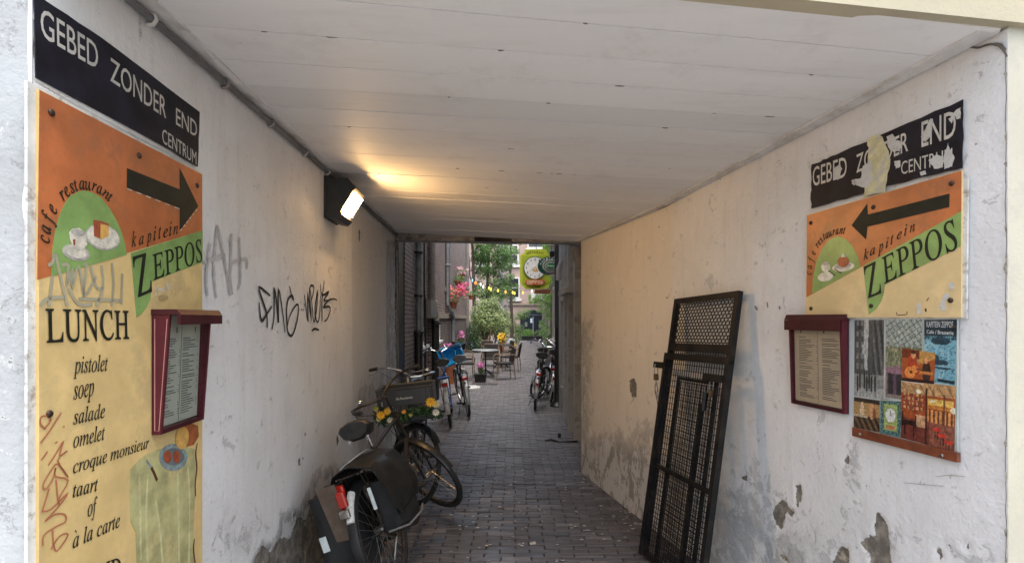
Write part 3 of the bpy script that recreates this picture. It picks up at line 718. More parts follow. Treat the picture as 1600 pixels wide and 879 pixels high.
CLOTH2 = mat('painted_cloth_fold', (.52, .50, .27), .45, var=.2, vs=20); BLUEG = mat('painted_blue_bowl', (.22, .28, .28), .4, var=.35, vs=50)
fl(cB([(600, 340), (650, 285), (700, 250), (760, 225), (900, 205), (970, 225), (975, 420), (962, 700), (970, 1000), (640, 1000), (630, 700), (600, 640), (596, 450)]), CLOTH, 'painted_table', B + .0008)
mb = MB()
for p in ([(650, 380), (655, 560), (660, 860)], [(700, 370), (690, 600), (700, 900)], [(745, 520), (770, 700), (790, 940)], [(870, 340), (875, 560), (880, 900)], [(930, 330), (940, 520), (935, 900)]): stroke(LW, cB(smoothpts(p)), .010, mb, B + .0016, base=B, taper=True)
mb.build('painted_fold', CLOTH2, lp)
el(cB, 845, 272, 82, 78, BLUEG, 'painted_bowl', .0016); el(cB, 845, 268, 62, 50, mat('painted_bowl_dark', (.12, .15, .16), .4), 'painted_bowl', .0022)
el(cB, 810, 268, 22, 36, CAKE, 'painted_roll', .003); el(cB, 862, 268, 22, 36, CAKE, 'painted_roll', .003)
BREAD = mat('painted_bread', (.33, .10, .035), .4, var=.3, vs=20)
fl(cB([(880, 90), (930, 72), (985, 90), (990, 150), (960, 200), (900, 215), (870, 180)]), BREAD, 'painted_loaf', B + .0030); el(cB, 893, 160, 38, 66, CAKE2, 'painted_loaf', .0036, .1)
mb = MB(); stroke(LW, cB([(690, 290), (720, 330)]), .008, mb, B + .002, base=B); mb.build('painted_blade', BLUEG, lp)
mb = MB(); stroke(LW, cB([(718, 328), (735, 362), (752, 405)]), .011, mb, B + .002, base=B)
for p in ([(985, 190), (975, 250), (982, 330), (972, 420), (975, 495)], [(968, 740), (962, 800), (975, 900)]): stroke(LW, cB(smoothpts(p)), .009, mb, B + .0016, base=B, taper=True)
mb.build('painted_brown_line', mat('painted_dark_brown', (.10, .035, .02), .4), lp)
mb = MB()
for p in ([(80, 192), (140, 110), (200, 15)], [(110, 110), (80, 80), (85, 40), (120, 35), (140, 60), (100, 110)], [(85, 288), (105, 262), (120, 238)], [(212, 92), (218, 98)], [(165, 190), (178, 184)],
          [(125, 318), (170, 250), (215, 175), (190, 260), (235, 235), (180, 290), (240, 385), (180, 310), (140, 350), (95, 430), (110, 455), (150, 400), (170, 330), (165, 380), (240, 405), (190, 500), (185, 540), (170, 400)],
          [(90, 580), (110, 520), (130, 450)], [(88, 582), (140, 570), (240, 475), (180, 560), (105, 640), (160, 600), (220, 600), (225, 640), (170, 670), (100, 720), (95, 780)],
          [(150, 690), (155, 760), (175, 810), (240, 715), (190, 725), (140, 800)]): stroke(LW, cB(smoothpts(p)), .0042, MB_ := MB(), L, base=B); MB_.build('red_scrawl', mat('red_marker', (.42, .15, .08), .45), lp)
mb = MB()
for p in ([(125, 640), (150, 620), (165, 575), (190, 680), (235, 870)], [(80, 870), (120, 830), (220, 820)], [(150, 700), (130, 870)], [(205, 640), (240, 640), (230, 760), (265, 660), (262, 770), (300, 640), (330, 820)], [(330, 640), (345, 640), (330, 820), (400, 700)], [(370, 640), (400, 760), (440, 770)], [(430, 640), (440, 760), (400, 870)], [(490, 625), (500, 740), (490, 870)], [(550, 685), (545, 860)], [(300, 830), (420, 835), (545, 840)], [(240, 770), (300, 860), (380, 860)]):
    stroke(LW, c4(smoothpts(p)), .009, MB_ := MB(), L - .0003, base=B); MB_.build('grey_scrawl', mat('grey_spray', (.33, .31, .22), .5), lp)
text(LW, 'PmAt', *c4([(735, 812), (832, 770), (728, 770)]), CHINA, lp, L, 'italic', .02, base=B)
screws(LW, [(80, 176), (217, 243), (308, 290), (77, 646)], lp, B + .0008)
mb = MB()   # smudge
fl(cA(ell(673, 140, 25, 14)), mat('rust_smudge', (.42, .30, .14), .5), 'smudge', B + .0012)

# right wall cafe sign
cs = thing('painted_sign', 'orange, green and cream cafe sign with arrow pointing left on the right wall', 'sign', RW.at(1380, 400))
c5 = crop(1250, 260, 3.663)
frn = lambda pts, m, name, o, **k: flat(RW, pts, m, cs, name, o, base=B, **k)
uvr = [RW.uv(*p, B) for p in c5([(40, 278), (926, 22), (921, 862), (32, 864)])]
zt = uvr[0][1]
slab(RW, [(uvr[0][0] + .004, uvr[0][1] - .01), (uvr[1][0] - .014, uvr[1][1] - .03), (uvr[2][0] - .012, uvr[2][1] - .006), (uvr[3][0] + .002, uvr[3][1] - .006)], .001, .009).build('backing_frame', BOARDE, cs)
slab(RW, uvr, .009, B).build('board', CREAMP, cs)
frn(c5([(41, 280), (925, 24), (924, 256), (355, 572), (37, 748)]), ORANGE, 'orange_field', B)
frn(c5([(71, 729), (75, 640), (95, 545), (130, 465), (170, 417), (215, 400), (262, 413), (303, 460), (333, 520), (348, 574)]), GREENP, 'green_dome', B + .0008)
frn(c5([(362, 570), (924, 256), (921, 456), (486, 676), (482, 720), (468, 765), (440, 812), (395, 848)]), GREENP, 'green_band', B + .0008)
frn(c5([(297, 337), (387, 212), (390, 275), (858, 155), (856, 232), (388, 345), (380, 418)]), SIGNBLK, 'arrow', B + .0016)
tr = lambda s, bl, br, tl, style='italic', fat=.005, H=None: text(RW, s, *c5([bl, br, tl]), SIGNBLK, cs, L, style, fat, H, base=B)
for ch, x, y, sz in (('k', 366, 538, 62), ('a', 402, 512, 38), ('p', 448, 495, 44), ('i', 492, 470, 54), ('t', 520, 450, 50), ('e', 556, 420, 38), ('i', 598, 400, 60), ('n', 630, 380, 40)):
    tr(ch, (x, y), (x + (30 if ch not in 'it' else 18), y - 14), (x, y - sz), H=None)
tr('Z', (390, 755), (470, 722), (366, 575), 'serif', .006); tr('EPPOS', (484, 672), (906, 466), (470, 522), 'serif', .006, H=.70)
arc_text(RW, 'cafe', c5([(66, 625), (72, 560), (84, 520), (98, 480)]), .052, SIGNBLK, cs, L, base=B, wfac=.75)
arc_text(RW, 'restaurant', c5([(106, 468), (140, 420), (185, 395), (225, 385), (262, 385)]), .052, SIGNBLK, cs, L, base=B, wfac=.65)
er = lambda cx, cy, rx, ry, m, name, o, rot=0: frn(c5(ell(cx, cy, rx, ry, 18, rot=rot)), m, name, B + o)
er(148, 630, 45, 27, CHINA, 'painted_saucer', .0016, -.2); er(150, 575, 26, 30, CHINA, 'painted_cup', .0022); er(150, 556, 22, 9, CHSH, 'painted_cup_rim', .003)
er(250, 574, 64, 26, CHINA, 'painted_plate', .0016, -.15); er(250, 568, 46, 16, CHSH, 'painted_plate', .0022, -.15); er(251, 545, 33, 31, CAKE, 'painted_pudding', .003)
frn(c5([(238, 520), (250, 490), (264, 518)]), CHINA, 'painted_cream', B + .0036)
mb = MB(); stroke(RW, c5([(165, 595), (205, 625)]), .004, mb, B + .003, base=B); stroke(RW, c5([(200, 585), (240, 612)]), .004, mb, B + .003, base=B); mb.build('painted_spoon', SIGNBLK, cs)
for i, p in enumerate(([(850, 668), (880, 660), (884, 700), (860, 702)], [(800, 800), (822, 735), (850, 720), (856, 745), (832, 770), (836, 822), (808, 826)], [(668, 790), (690, 776), (692, 838), (672, 850)])): frn(jag(c5(p), .4, 3, i), PEELW, 'bare_patch', B + .0008)
mb = MB(); stroke(RW, c5(smoothpts([(556, 832), (556, 848), (610, 846), (612, 828)])), .003, mb, B + .001, base=B); stroke(RW, c5([(720, 812), (722, 830)]), .006, mb, B + .001, base=B); stroke(RW, c5([(725, 770), (738, 750)]), .003, mb, B + .001, base=B); mb.build('scratch', RIVET, cs)
screws(RW, c5([(62, 323), (420, 233), (868, 97), (862, 765), (63, 812), (408, 797)]), cs, B + .0008)

# menu cases
WINE = mat('wine_red_enamel', (.048, .010, .013), .5, spec=.25, var=.2, vs=8, bump=.05)
WINE2 = mat('wine_red_side', (.085, .015, .022), .5, spec=.25, var=.15); PINK = mat('pink_lining_line', (.50, .24, .22), .4)
PAPERG = mat('pale_green_menu_sheet', (.40, .43, .36), .5, var=.05); PAPERB = mat('tan_menu_sheet', (.46, .37, .26), .5, var=.07)
MENUINK = mat('menu_print', (.08, .08, .08), .6)
gl = bpy.data.materials.new('case_glass'); _n, _b = nodes(gl); _b.inputs['Base Color'].default_value = (1, 1, 1, 1); _b.inputs['Roughness'].default_value = .03; _b.inputs['Transmission Weight'].default_value = 1; _b.inputs['IOR'].default_value = 1.14
def menu_case(pl, ua, ub, z0, z1, d0, d1, dr, label, paper, seedv, roofh=.05, base=0.0):
    """wall case, deeper at the top; ua = end nearer the camera"""
    t = thing('menu_case', label, 'menu case', pl.P((ua + ub) / 2, z0, 0))
    P = lambda u_, z_, o_: pl.P(u_, z_, o_ + base)
    def pr(pts): mb = MB(); v = pts; return mb.hexa(v)
    e = .012
    flip = pl.face
    def hx(uA, uB, zA, zB, a0, a1, b0, b1):   # off ranges at bottom (a0,a1) and top (b0,b1)
        p = [P(uA, zA, a0), P(uB, zA, a0), P(uB, zA, a1), P(uA, zA, a1), P(uA, zB, b0), P(uB, zB, b0), P(uB, zB, b1), P(uA, zB, b1)]
        if flip > 0: p = [p[1], p[0], p[3], p[2], p[5], p[4], p[7], p[6]]
        return MB().hexa(p)
    hx(ua, ub, z0, z1, .002, .008, .002, .008).build('back_panel', WINE, t)
    hx(ua, ua + e, z0, z1, .008, d0, .008, d1).build('side_panel', WINE2, t); hx(ub - e, ub, z0, z1, .008, d0, .008, d1).build('side_panel', WINE2, t)
    hx(ua + e, ub - e, z0, z0 + .016, .008, d0, .008, d0 + .001).build('bottom_rail', WINE, t)
    hx(ua - .004, ub + .004, z1, z1 + roofh * .35, .002, dr, .002, dr - .012).build('canopy', WINE, t)
    hx(ua - .004, ub + .004, z1 - roofh * .65, z1 - .0005, dr - .012, dr, dr - .012, dr).build('canopy_lip', WINE, t)
    hx(ua + e, ub - e, z0 + .018, z1 - .002, .0085, .010, .0085, .010 + (d1 - d0) * .5).build('menu_sheet', paper, t)
    du = (ub - ua - 2 * e); r = random.Random(seedv); mb = MB(); offm = lambda z: .0108 + (d1 - d0) * .5 * (z - z0) / (z1 - z0)
    for col in (0, 1):
        c0 = ua + e + du * (.06 + .48 * col); c1_ = c0 + du * .36; z = z1 - .075
        while z > z0 + .05:
            z -= r.choice((.008, .008, .0085, .014)); wdt = r.uniform(.4, .98)
            a_, b_ = (c0, c0 + (c1_ - c0) * wdt) if pl.face > 0 else (c1_ - (c1_ - c0) * wdt, c1_)
            v = [P(a_, z, offm(z)), P(b_, z, offm(z)), P(b_, z + .0032, offm(z) + .0002), P(a_, z + .0032, offm(z) + .0002)]
            mb.add(v, [(0, 1, 2, 3) if (v[1] - v[0]).cross(v[2] - v[0]).dot(pl.n) > 0 else (3, 2, 1, 0)])
            if r.random() < .6:
                q = c1_ + du * .03 if pl.face > 0 else c0 - du * .03
                v = [P(q, z, offm(z)), P(q + .006, z, offm(z)), P(q + .006, z + .003, offm(z)), P(q, z + .003, offm(z))]
                mb.add(v, [(0, 1, 2, 3) if (v[1] - v[0]).cross(v[2] - v[0]).dot(pl.n) > 0 else (3, 2, 1, 0)])
        v = [P(c0 + du * .3, z1 - .062, offm(z1 - .05)), P(c0 + du * .33, z1 - .062, offm(z1 - .05)), P(c0 + du * .33, z1 - .042, offm(z1 - .04)), P(c0 + du * .3, z1 - .042, offm(z1 - .04))]
        mb.add(v, [(0, 1, 2, 3) if (v[1] - v[0]).cross(v[2] - v[0]).dot(pl.n) > 0 else (3, 2, 1, 0)])
    mb.build('menu_print', MENUINK, t)
    hx(ua + du / 2 + e - .0008, ua + du / 2 + e + .0008, z0 + .02, z1 - .01, .0108, .0112, .0108 + (d1 - d0) * .5, .0112 + (d1 - d0) * .5).build('sheet_edge', MENUINK, t)
    hx(ua + e, ub - e, z0 + .017, z1 - .003, d0 - .003, d0 - .001, d1 - .003, d1 - .001).build('glass_pane', gl, t)
    return t, hx
ua = LW.uv(236, 500, B)[0]; ub = LW.uv(316, 500, .04)[0]
t, hx = menu_case(LW, ua, ub, 1.222, 1.612, .030, .058, .095, 'wine red menu case with pale green menu, mounted over the tall ochre lunch panel', PAPERG, 5, base=B)
mb = MB(); Pq = lambda z, a: LW.P(ua - .0008, z, a + B)
ln = [Pq(1.235, .012), Pq(1.235, .025), Pq(1.598, .051), Pq(1.598, .012)]
mb.tube(ln, .0012, 4, closed=True); mb.build('lining_line', PINK, t)
ua = RW.uv(1327, 560, 0)[0]; ub = RW.uv(1243, 560, .0)[0]
menu_case(RW, ua, ub, RW.uv(1326, 646)[1], RW.uv(1326, 500)[1], .026, .042, .064, 'wine red menu case with tan menu on the right wall beside the photo poster', PAPERB, 9, .075)

# photo poster: printed sheet, clear sheet over it, wooden bottom rail
po = thing('poster', 'collage poster of cafe photographs behind glass, with a brown wooden bottom rail, right wall', 'poster', RW.at(1415, 600))
cP = crop(1310, 480, 3.514); PB = .008
qd = [RW.uv(*p, PB) for p in cP([(86, 64), (652, 62), (640, 790), (84, 655)])]
zT = qd[0][1]; uF = qd[0][0]; uN = RW.uv(*cP([(652, 62)])[0], PB)[0]
slab(RW, [(uF, zT), (uN, zT), (uN, qd[2][1]), (uF, qd[2][1])], .001, PB).build('backing_sheet', mat('pale_sheet', (.50, .54, .52), .4), po)
VC = vcolmat('photo_print', .28)
def shade(kind, a, b, r):
    n_ = noise.noise(Vector((a * 6, b * 6, r))) ; n2 = noise.noise(Vector((a * 17, b * 17, r + 5)))
    v = .5 + .5 * n_ + .35 * n2
    def rc(x0, y0, x1, y1): return x0 <= a <= x1 and y0 <= b <= y1
    def el_(x, y, rx, ry): return ((a - x) / rx) ** 2 + ((b - y) / ry) ** 2 < 1
    n3 = noise.noise(Vector((a * 38, b * 38, r + 9))); n4 = noise.noise(Vector((a * 70, b * 70, r + 2))); tex = max(.15, 1 + .55 * n2 + .45 * n3 + .3 * n4)
    if kind == 'bw':     # narrow old street: bright gap of sky, dark facades, figures low down
        gap = abs(a - .40 + .08 * (b - .5)) < .05 + .16 * max(0, b - .45); g = .55 if (gap and b > .35) else .10
        if a > .62: g = .16 if int((a * 11) + b * 3) % 2 else .05
        if a < .33: g = .09 + (.16 if (int(b * 14) % 2 and int(a * 13) % 2) else 0)
        if rc(.28, .55, .42, .68): g = .5
        if b < .30: g = .30 + .1 * (b < .12)
        for cx_ in (.12, .2, .36, .44, .52, .60, .72):
            if el_(cx_, .19 + .02 * math.sin(cx_ * 40), .032, .12) or el_(cx_, .325 + .02 * math.sin(cx_ * 40), .02, .018): g = .02
        g *= tex; return (g, g, g * .98)
    if kind == 'glass':
        if b > .66:
            d1 = (a * 1.1 + b * 1.6) * 6 % 1; d2 = (b * 2.2 - a * .7) * 6 % 1; c = (.46, .50, .47) if d1 > .16 and d2 > .14 else (.11, .13, .08)
        elif b > .40: c = (.24, .26, .15) if n2 < .12 else (.42, .36, .24); c = (.10, .15, .06) if n3 > .15 else c
        elif rc(.05, .05, .8, .33): c = (.035, .03, .04) if int(a * 13) % 3 else (.16, .09, .12)
        else: c = (.30, .24, .22)
        if el_(.35, .36, .36, .05): c = (.34, .18, .24)
        return tuple(x * tex for x in c)
    if kind == 'guitar':
        c = (.46, .10, .02)
        if b > .45 + .5 * (a - .3) and a > .3: c = (.62, .33, .09)
        if b > .72 and a < .55: c = (.22, .04, .01)
        if el_(.33, .50, .16, .34): c = (.50, .06, .015)
        if el_(.36, .83, .065, .10): c = (.80, .42, .20)
        if el_(.36, .92, .07, .05): c = (.06, .02, .01)
        if el_(.26, .28, .17, .17) or el_(.40, .40, .10, .12): c = (.85, .30, .06)
        if el_(.29, .30, .05, .05): c = (.10, .02, .01)
        if rc(.45, .38, .72, .43): c = (.25, .08, .03)
        if el_(.76, .35, .13, .34): c = (.05, .02, .015)
        if el_(.74, .70, .05, .09): c = (.75, .36, .16)
        if rc(.56, .28, .95, .36): c = (.72, .26, .06)
        if b < .10: c = (.04, .01, .01)
        return tuple(x * tex for x in c)
    if kind == 'bar':
        c = (.42, .09, .02)
        if b > .80: c = (.58, .34, .15) if (a * 3 + b * 2) % .5 > .06 else (.28, .12, .05)
        if rc(.52, .60, .97, .76): c = (.90, .58, .14) if b > .66 else (.60, .22, .04)
        if rc(.03, .52, .46, .80):
            c = (.36, .06, .02); u_, v_ = (a - .03) * 12 % 1, (b - .52) * 13 % 1
            if .2 < u_ < .8 and .2 < v_ < .85: c = (.62, .36, .16) if (int(a * 12) + int(b * 13)) % 3 else (.16, .08, .05)
        if rc(.52, .38, .98, .58): c = (.75, .34, .10) if int(a * 26) % 2 else (.22, .06, .03)
        if b < .38: c = (.20, .045, .03) if a < .55 else (.30, .10, .06)
        if rc(.30, .26, .48, .46): c = (.62, .36, .20)
        if rc(.04, .26, .30, .34) or rc(.06, .08, .09, .30) or rc(.24, .06, .27, .28) or rc(.02, .22, .05, .48) or rc(.28, .18, .31, .44): c = (.03, .012, .01)
        if rc(.47, 0, .505, .92): c = (.07, .02, .012)
        if rc(.80, .36, .83, .85): c = (.20, .07, .03)
        for sx_, sy_ in ((.68, .28), (.78, .20), (.90, .12)):
            if el_(sx_, sy_, .08, .03): c = (.62, .05, .03)
            elif rc(sx_ - .05, sy_ - .16, sx_ + .05, sy_ - .02) and int(a * 60) % 3 == 0: c = (.05, .02, .02)
        if el_(.34, .85, .05, .035) or el_(.97, .62, .05, .05) or el_(.60, .72, .05, .02): c = (1.0, .90, .66)
        return tuple(x * tex for x in c)
    if kind == 'lady':
        c = (.50, .30, .12) if b > .45 else (.20, .11, .05)
        if b > .86: c = (.06, .04, .03)
        if el_(.33, .60, .09, .20) or el_(.33, .82, .05, .07): c = (.74, .56, .38)
        if el_(.70, .62, .10, .26): c = (.70, .36, .16)
        if el_(.80, .55, .06, .2): c = (.28, .10, .05)
        if b < .42 and int((a + b * .6) * 9) % 2: c = (.04, .03, .025)
        if rc(.0, .38, .55, .46): c = (.62, .50, .34)
        return tuple(x * tex for x in c)
    if kind == 'clock':
        c = (.14, .26, .26) if n2 > 0 else (.05, .12, .10)
        if rc(.20, .14, .80, .86): c = (.42, .52, .16)
        if el_(.5, .56, .30, .24): c = (.30, .34, .10)
        if el_(.5, .56, .25, .20): c = (.80, .80, .74)
        if rc(.48, .56, .52, .70) or rc(.5, .55, .66, .57): c = (.1, .1, .15)
        if rc(.28, .18, .72, .27): c = (.62, .20, .10)
        return tuple(x * tex for x in c)
    if kind == 'blue':
        c = (.22, .50, .62) if n_ > -.1 else (.34, .62, .72)
        if el_(.52, .66, .30, .06) or el_(.5, .72, .08, .07) or el_(.45, .33, .34, .045) or el_(.38, .38, .12, .07) or el_(.6, .24, .26, .02): c = (.02, .05, .08)
        if abs(n2) < .05: c = (.04, .12, .17)
        if b > .74: c = (.012, .03, .045)
        elif b > .68 and n3 > -.1: c = (.02, .08, .11)
        if rc(.45, .02, .98, .07): c = (.01, .03, .04)
        return c
def photo(name, quad, kind, nx, ny, off, r):
    tl, tr_, br, bl = [Vector(RW.uv(*p, PB)) for p in cP(quad)]; vs = []; cols = []
    for j in range(ny + 1):
        for i in range(nx + 1):
            a, b = i / nx, j / ny; q = (bl.lerp(br, a)).lerp(tl.lerp(tr_, a), b); vs.append(RW.P(q.x, q.y, off)); cols.append((*shade(kind, a, b, r), 1))
    fs = [(j * (nx + 1) + i, j * (nx + 1) + i + 1, (j + 1) * (nx + 1) + i + 1, (j + 1) * (nx + 1) + i) for j in range(ny) for i in range(nx)]
    o = MB().add(vs, fs).build(name, VC, po); a_ = o.data.color_attributes.new('Col', 'FLOAT_COLOR', 'POINT'); a_.data.foreach_set('color', [max(0, min(1, x)) for c in cols for x in c]); return o
photo('photo', [(90, 70), (252, 67), (248, 502), (87, 484)], 'bw', 50, 110, PB + .0008, 1)
photo('photo', [(263, 67), (458, 66), (456, 400), (343, 420)], 'glass', 4, 4, PB + .0004, 2)
photo('photo', [(263, 67), (460, 66), (346, 509), (259, 493)][:2] + [(455, 520), (259, 493)], 'glass', 60, 110, PB + .0008, 2)
photo('photo', [(472, 68), (652, 66), (641, 430), (472, 400)], 'blue', 40, 80, PB + .0010, 3)
photo('photo', [(350, 222), (534, 250), (527, 420), (350, 402)], 'guitar', 60, 56, PB + .0016, 4)
photo('photo', [(346, 403), (645, 432), (638, 792), (344, 714)], 'bar', 90, 110, PB + .0014, 5)
photo('photo', [(86, 490), (228, 512), (228, 686), (84, 656)], 'lady', 48, 56, PB + .0012, 6)
photo('photo', [(232, 500), (346, 512), (343, 713), (230, 690)], 'clock', 30, 50, PB + .0012, 7)
WT = mat('white_print', (.75, .78, .78), .5)
text(RW, 'KAPITEIN ZEPPOS', *cP([(486, 108), (632, 110), (486, 76)]), WT, po, PB + .0022, 'sans', .012, base=PB)
text(RW, 'Cafe / Brasserie', *cP([(486, 142), (634, 150), (486, 122)]), WT, po, PB + .0022, 'sans', .02, base=PB)
mb = MB()
for p in ([(86, 66), (84, 655)], [(256, 66), (254, 505)], [(84, 487), (256, 508), (345, 512)], [(346, 403), (470, 420)]): stroke(RW, cP(p), .003, mb, PB + .0026, base=PB)
mb.build('white_photo_border', mat('photo_border', (.7, .7, .68)), po)
rb = [RW.uv(*p, .02) for p in cP([(76, 658), (652, 800), (652, 850), (76, 704)])]
slab(RW, rb, .004, .021).build('bottom_rail', mat('varnished_wood', (.16, .045, .02), .35, var=.3, vs=14), po)
Mx = Vector((0, 0, 1)).rotation_difference(RW.n).to_matrix()
for p in cP([(118, 694), (568, 812), (625, 108), (107, 110)]):
    MB().lathe([(.007, 0), (.007, .0015), (.004, .004)], 10, RW.at(*p, off=(.021 if p[1] > 600 else PB + .002), base=.02), Mx).build('screw', STEEL if p[1] > 600 else RIVET, po, smooth=True)
slab(RW, [(uF + .004, zT - .004), (uN - .02, zT - .004), (uN - .02, qd[2][1] - .0), (uF + .004, qd[3][1] - .0)], PB + .004, PB + .0055).build('clear_sheet', gl, po)

# ------------------------------------------------------------------ conduit along the left wall
PIPEG = mat('grey_conduit', (.13, .13, .135), .5, var=.2, bump=.1)
cn = thing('conduit', 'grey cable conduit with clips running under the ceiling on the left wall', 'pipe', (Xl(3), 3, 2.55))
p = [(Xl(y) + .018, y, float(ceilL(y)) - .026) for y in np.linspace(1.26, 6.44, 14)]
MB().tube(p, .013, 10).build('pipe', PIPEG, cn, smooth=True)
MB().tube([(x + .004, y, z - .024) for x, y, z in p[6:]], .006, 6).build('pipe', PIPEG, cn, smooth=True)
for px in (228, 345, 418, 472, 508, 590):
    y = LW.x0 / ((px - 800) / F - LW.k); c = Vector((Xl(y) + .014, y, float(ceilL(y)) - .026))
    MB().tube([c + Vector((-.012, 0, .004)), c + Vector((0, 0, .018)), c + Vector((.014, 0, .013)), c + Vector((.02, 0, -.003)), c + Vector((.01, 0, -.018)), c + Vector((-.012, 0, -.020))], .0065, 6).build('clip', STEEL if px > 300 else WHITE, cn, smooth=True)
MB().tube([(Xl(6.38) + .01, 6.38, 2.59), (Xl(6.42) + .03, 6.42, 2.5), (Xl(6.43) + .03, 6.43, 1.9), (Xl(6.43) + .02, 6.43, 1.0)], .006, 6).build('cable', PIPEG, cn)

# ------------------------------------------------------------------ flood lamp
ua0, ub0 = LW.uY(3.52), LW.uY(3.80)
lampc = LW.P((ua0 + ub0) / 2, 2.4, 0)
fl_t = thing('wall_lamp', 'lit floodlight in a dark angular housing high on the left wall', 'lamp', lampc)
DKG = mat('dark_grey_housing', (.028, .030, .032), .45, var=.2)
# profile in (off from wall, z): body with slanted glass face looking out and down
zt_, zb_ = 2.545, 2.265
prof = [(.0, zb_ + .04), (.0, zt_ - .01), (.19, zt_ - .005), (.265, zt_ - .07), (.215, zt_ - .125 + .02), (.115, zb_ + .05 + .0), (.13, zb_ + .0), (.05, zb_ + .005)]
prof = [(.002, 2.30), (.002, 2.57), (.155, 2.57), (.215, 2.50), (.198, 2.484), (.11, 2.34), (.122, 2.313), (.09, 2.282), (.055, 2.286)]
def extr(prof, ua_, ub_, name, m, parent):
    n = len(prof); v = [LW.P(ua_, z, o) for o, z in prof] + [LW.P(ub_, z, o) for o, z in prof]
    return MB().add(v, [tuple(range(n)), tuple(range(2 * n - 1, n - 1, -1))] + [(i, n + i, n + (i + 1) % n, (i + 1) % n) for i in range(n)]).build(name, m, parent)
extr(prof, ua0, ub0, 'housing', DKG, fl_t)
MB().hexa([LW.P(ua0 - .008, 2.29, .0), LW.P(ub0 + .008, 2.29, .0), LW.P(ub0 + .008, 2.29, .012), LW.P(ua0 - .008, 2.29, .012), LW.P(ua0 - .008, 2.58, .0), LW.P(ub0 + .008, 2.58, .0), LW.P(ub0 + .008, 2.58, .012), LW.P(ua0 - .008, 2.58, .012)]).build('mounting_plate', DKG, fl_t)
EM = bpy.data.materials.new('lamp_glow'); _n, _b = nodes(EM); _b.inputs['Base Color'].default_value = (.9, .8, .6, 1); _b.inputs['Emission Color'].default_value = (1, .58, .22, 1); _b.inputs['Emission Strength'].default_value = 52
extr([(.114, 2.347), (.194, 2.478), (.204, 2.472), (.124, 2.341)], ua0 + .03, ub0 - .03, 'glass', EM, fl_t)

# ------------------------------------------------------------------ ground and paving
JOINT = mat('joint_sand', (.035, .03, .028), .95, var=.4, vs=30, dirt=(.09, .08, .07), ds=12)
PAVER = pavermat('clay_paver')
gm = MB(); gm.add([(-60, -40, -.014), (60, -40, -.014), (60, 120, -.014), (-60, 120, -.014)], [(0, 1, 2, 3)])
structure(gm.build('ground', JOINT))
pav = structure(MB().add([(-3.2, -1, -.0100), (3.0, -1, -.0100), (3.0, 46, -.0100), (-3.2, 46, -.0100)], [(0, 1, 2, 3)]).build('paving', JOINT))
def aleft(y): return Xl(y) + .012 if y < 6.47 else -1.187 - .042 * y
def aright(y): return Xr(y) - .004 if y < 5.4 else (.95 if y < 14 else .95 + (y - 14) * .05)
variants = []
for k in range(8):
    r = random.Random(k); mb = MB(); mb.cbox((0, 0, -.022), (.198, .0535, .046), .0035 + r.random() * .002)
    mb.v = [(x + r.uniform(-.0012, .0012), y + r.uniform(-.001, .001), z + r.uniform(-.0008, .0008)) for x, y, z in mb.v]
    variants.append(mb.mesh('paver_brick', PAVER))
rest = MB(); rr = []; nb = 0; row = 0; y = 3.18
for row in range(int((44 - 3.18) / .0575)):
    y = 3.18 + row * .0575; ph = (row % 2) * .1015 + rnd.uniform(-.01, .01); yl, yr = aleft(y), aright(y)
    if row < 26 and True: pass
    x = -2.6 + ph if y > 8 else -1.6 + ph
    while x < 3.0:
        if x + .1 > yl and x - .1 < yr:
            xa, xb = max(x - .099, yl), min(x + .099, yr)
            if xb - xa > .03:
                px = 800 + F * x / y; py = HZ + F * 1.6 / y
                seen = y < 16
                z = rnd.gauss(0, .0026) - .004 * max(0, noise.noise(Vector((x * 1.3, y * 1.3, 0)))) ; tilt = rnd.gauss(0, .012)
                full = xb - xa > .19
                if nb < 300 and full and y > 3.2 and -1.05 < x:
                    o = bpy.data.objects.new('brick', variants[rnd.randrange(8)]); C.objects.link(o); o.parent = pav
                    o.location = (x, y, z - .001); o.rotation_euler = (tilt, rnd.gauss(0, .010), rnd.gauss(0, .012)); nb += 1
                else:
                    dx = .5 * (xb - xa); cx = (xa + xb) / 2; h = .0266; n0 = len(rest.f); rz = rnd.gauss(0, .008); ch = .003
                    def pt(u, v, zz): return (cx + u * math.cos(rz) - v * math.sin(rz), y + v + u * rz, zz + u * tilt)
                    t_ = [pt(-dx + ch, -h + ch, z), pt(dx - ch, -h + ch, z), pt(dx - ch, h - ch, z), pt(-dx + ch, h - ch, z)]
                    b_ = [pt(-dx, -h, z - .012), pt(dx, -h, z - .012), pt(dx, h, z - .012), pt(-dx, h, z - .012)]
                    rest.add(t_ + b_, [(0, 1, 2, 3), (4, 5, 1, 0), (5, 6, 2, 1), (6, 7, 3, 2), (7, 4, 0, 3)])
                    c_ = rnd.random(); rr += [c_] * 5
        x += .203
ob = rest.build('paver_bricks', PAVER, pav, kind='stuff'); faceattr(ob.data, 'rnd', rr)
# street in front of the passage
mb = MB()
STONE = mat('street_flagstone', (.44, .425, .41), .8, var=.25, vs=4, bump=.3)
for i in range(-8, 9):
    for j in range(0, 9): mb.cbox((i * .6 + (j % 2) * .3, .75 - j * .42, -.03), (.59, .41, .06), .004)
ob = mb.build('pavement', STONE, kind='structure')
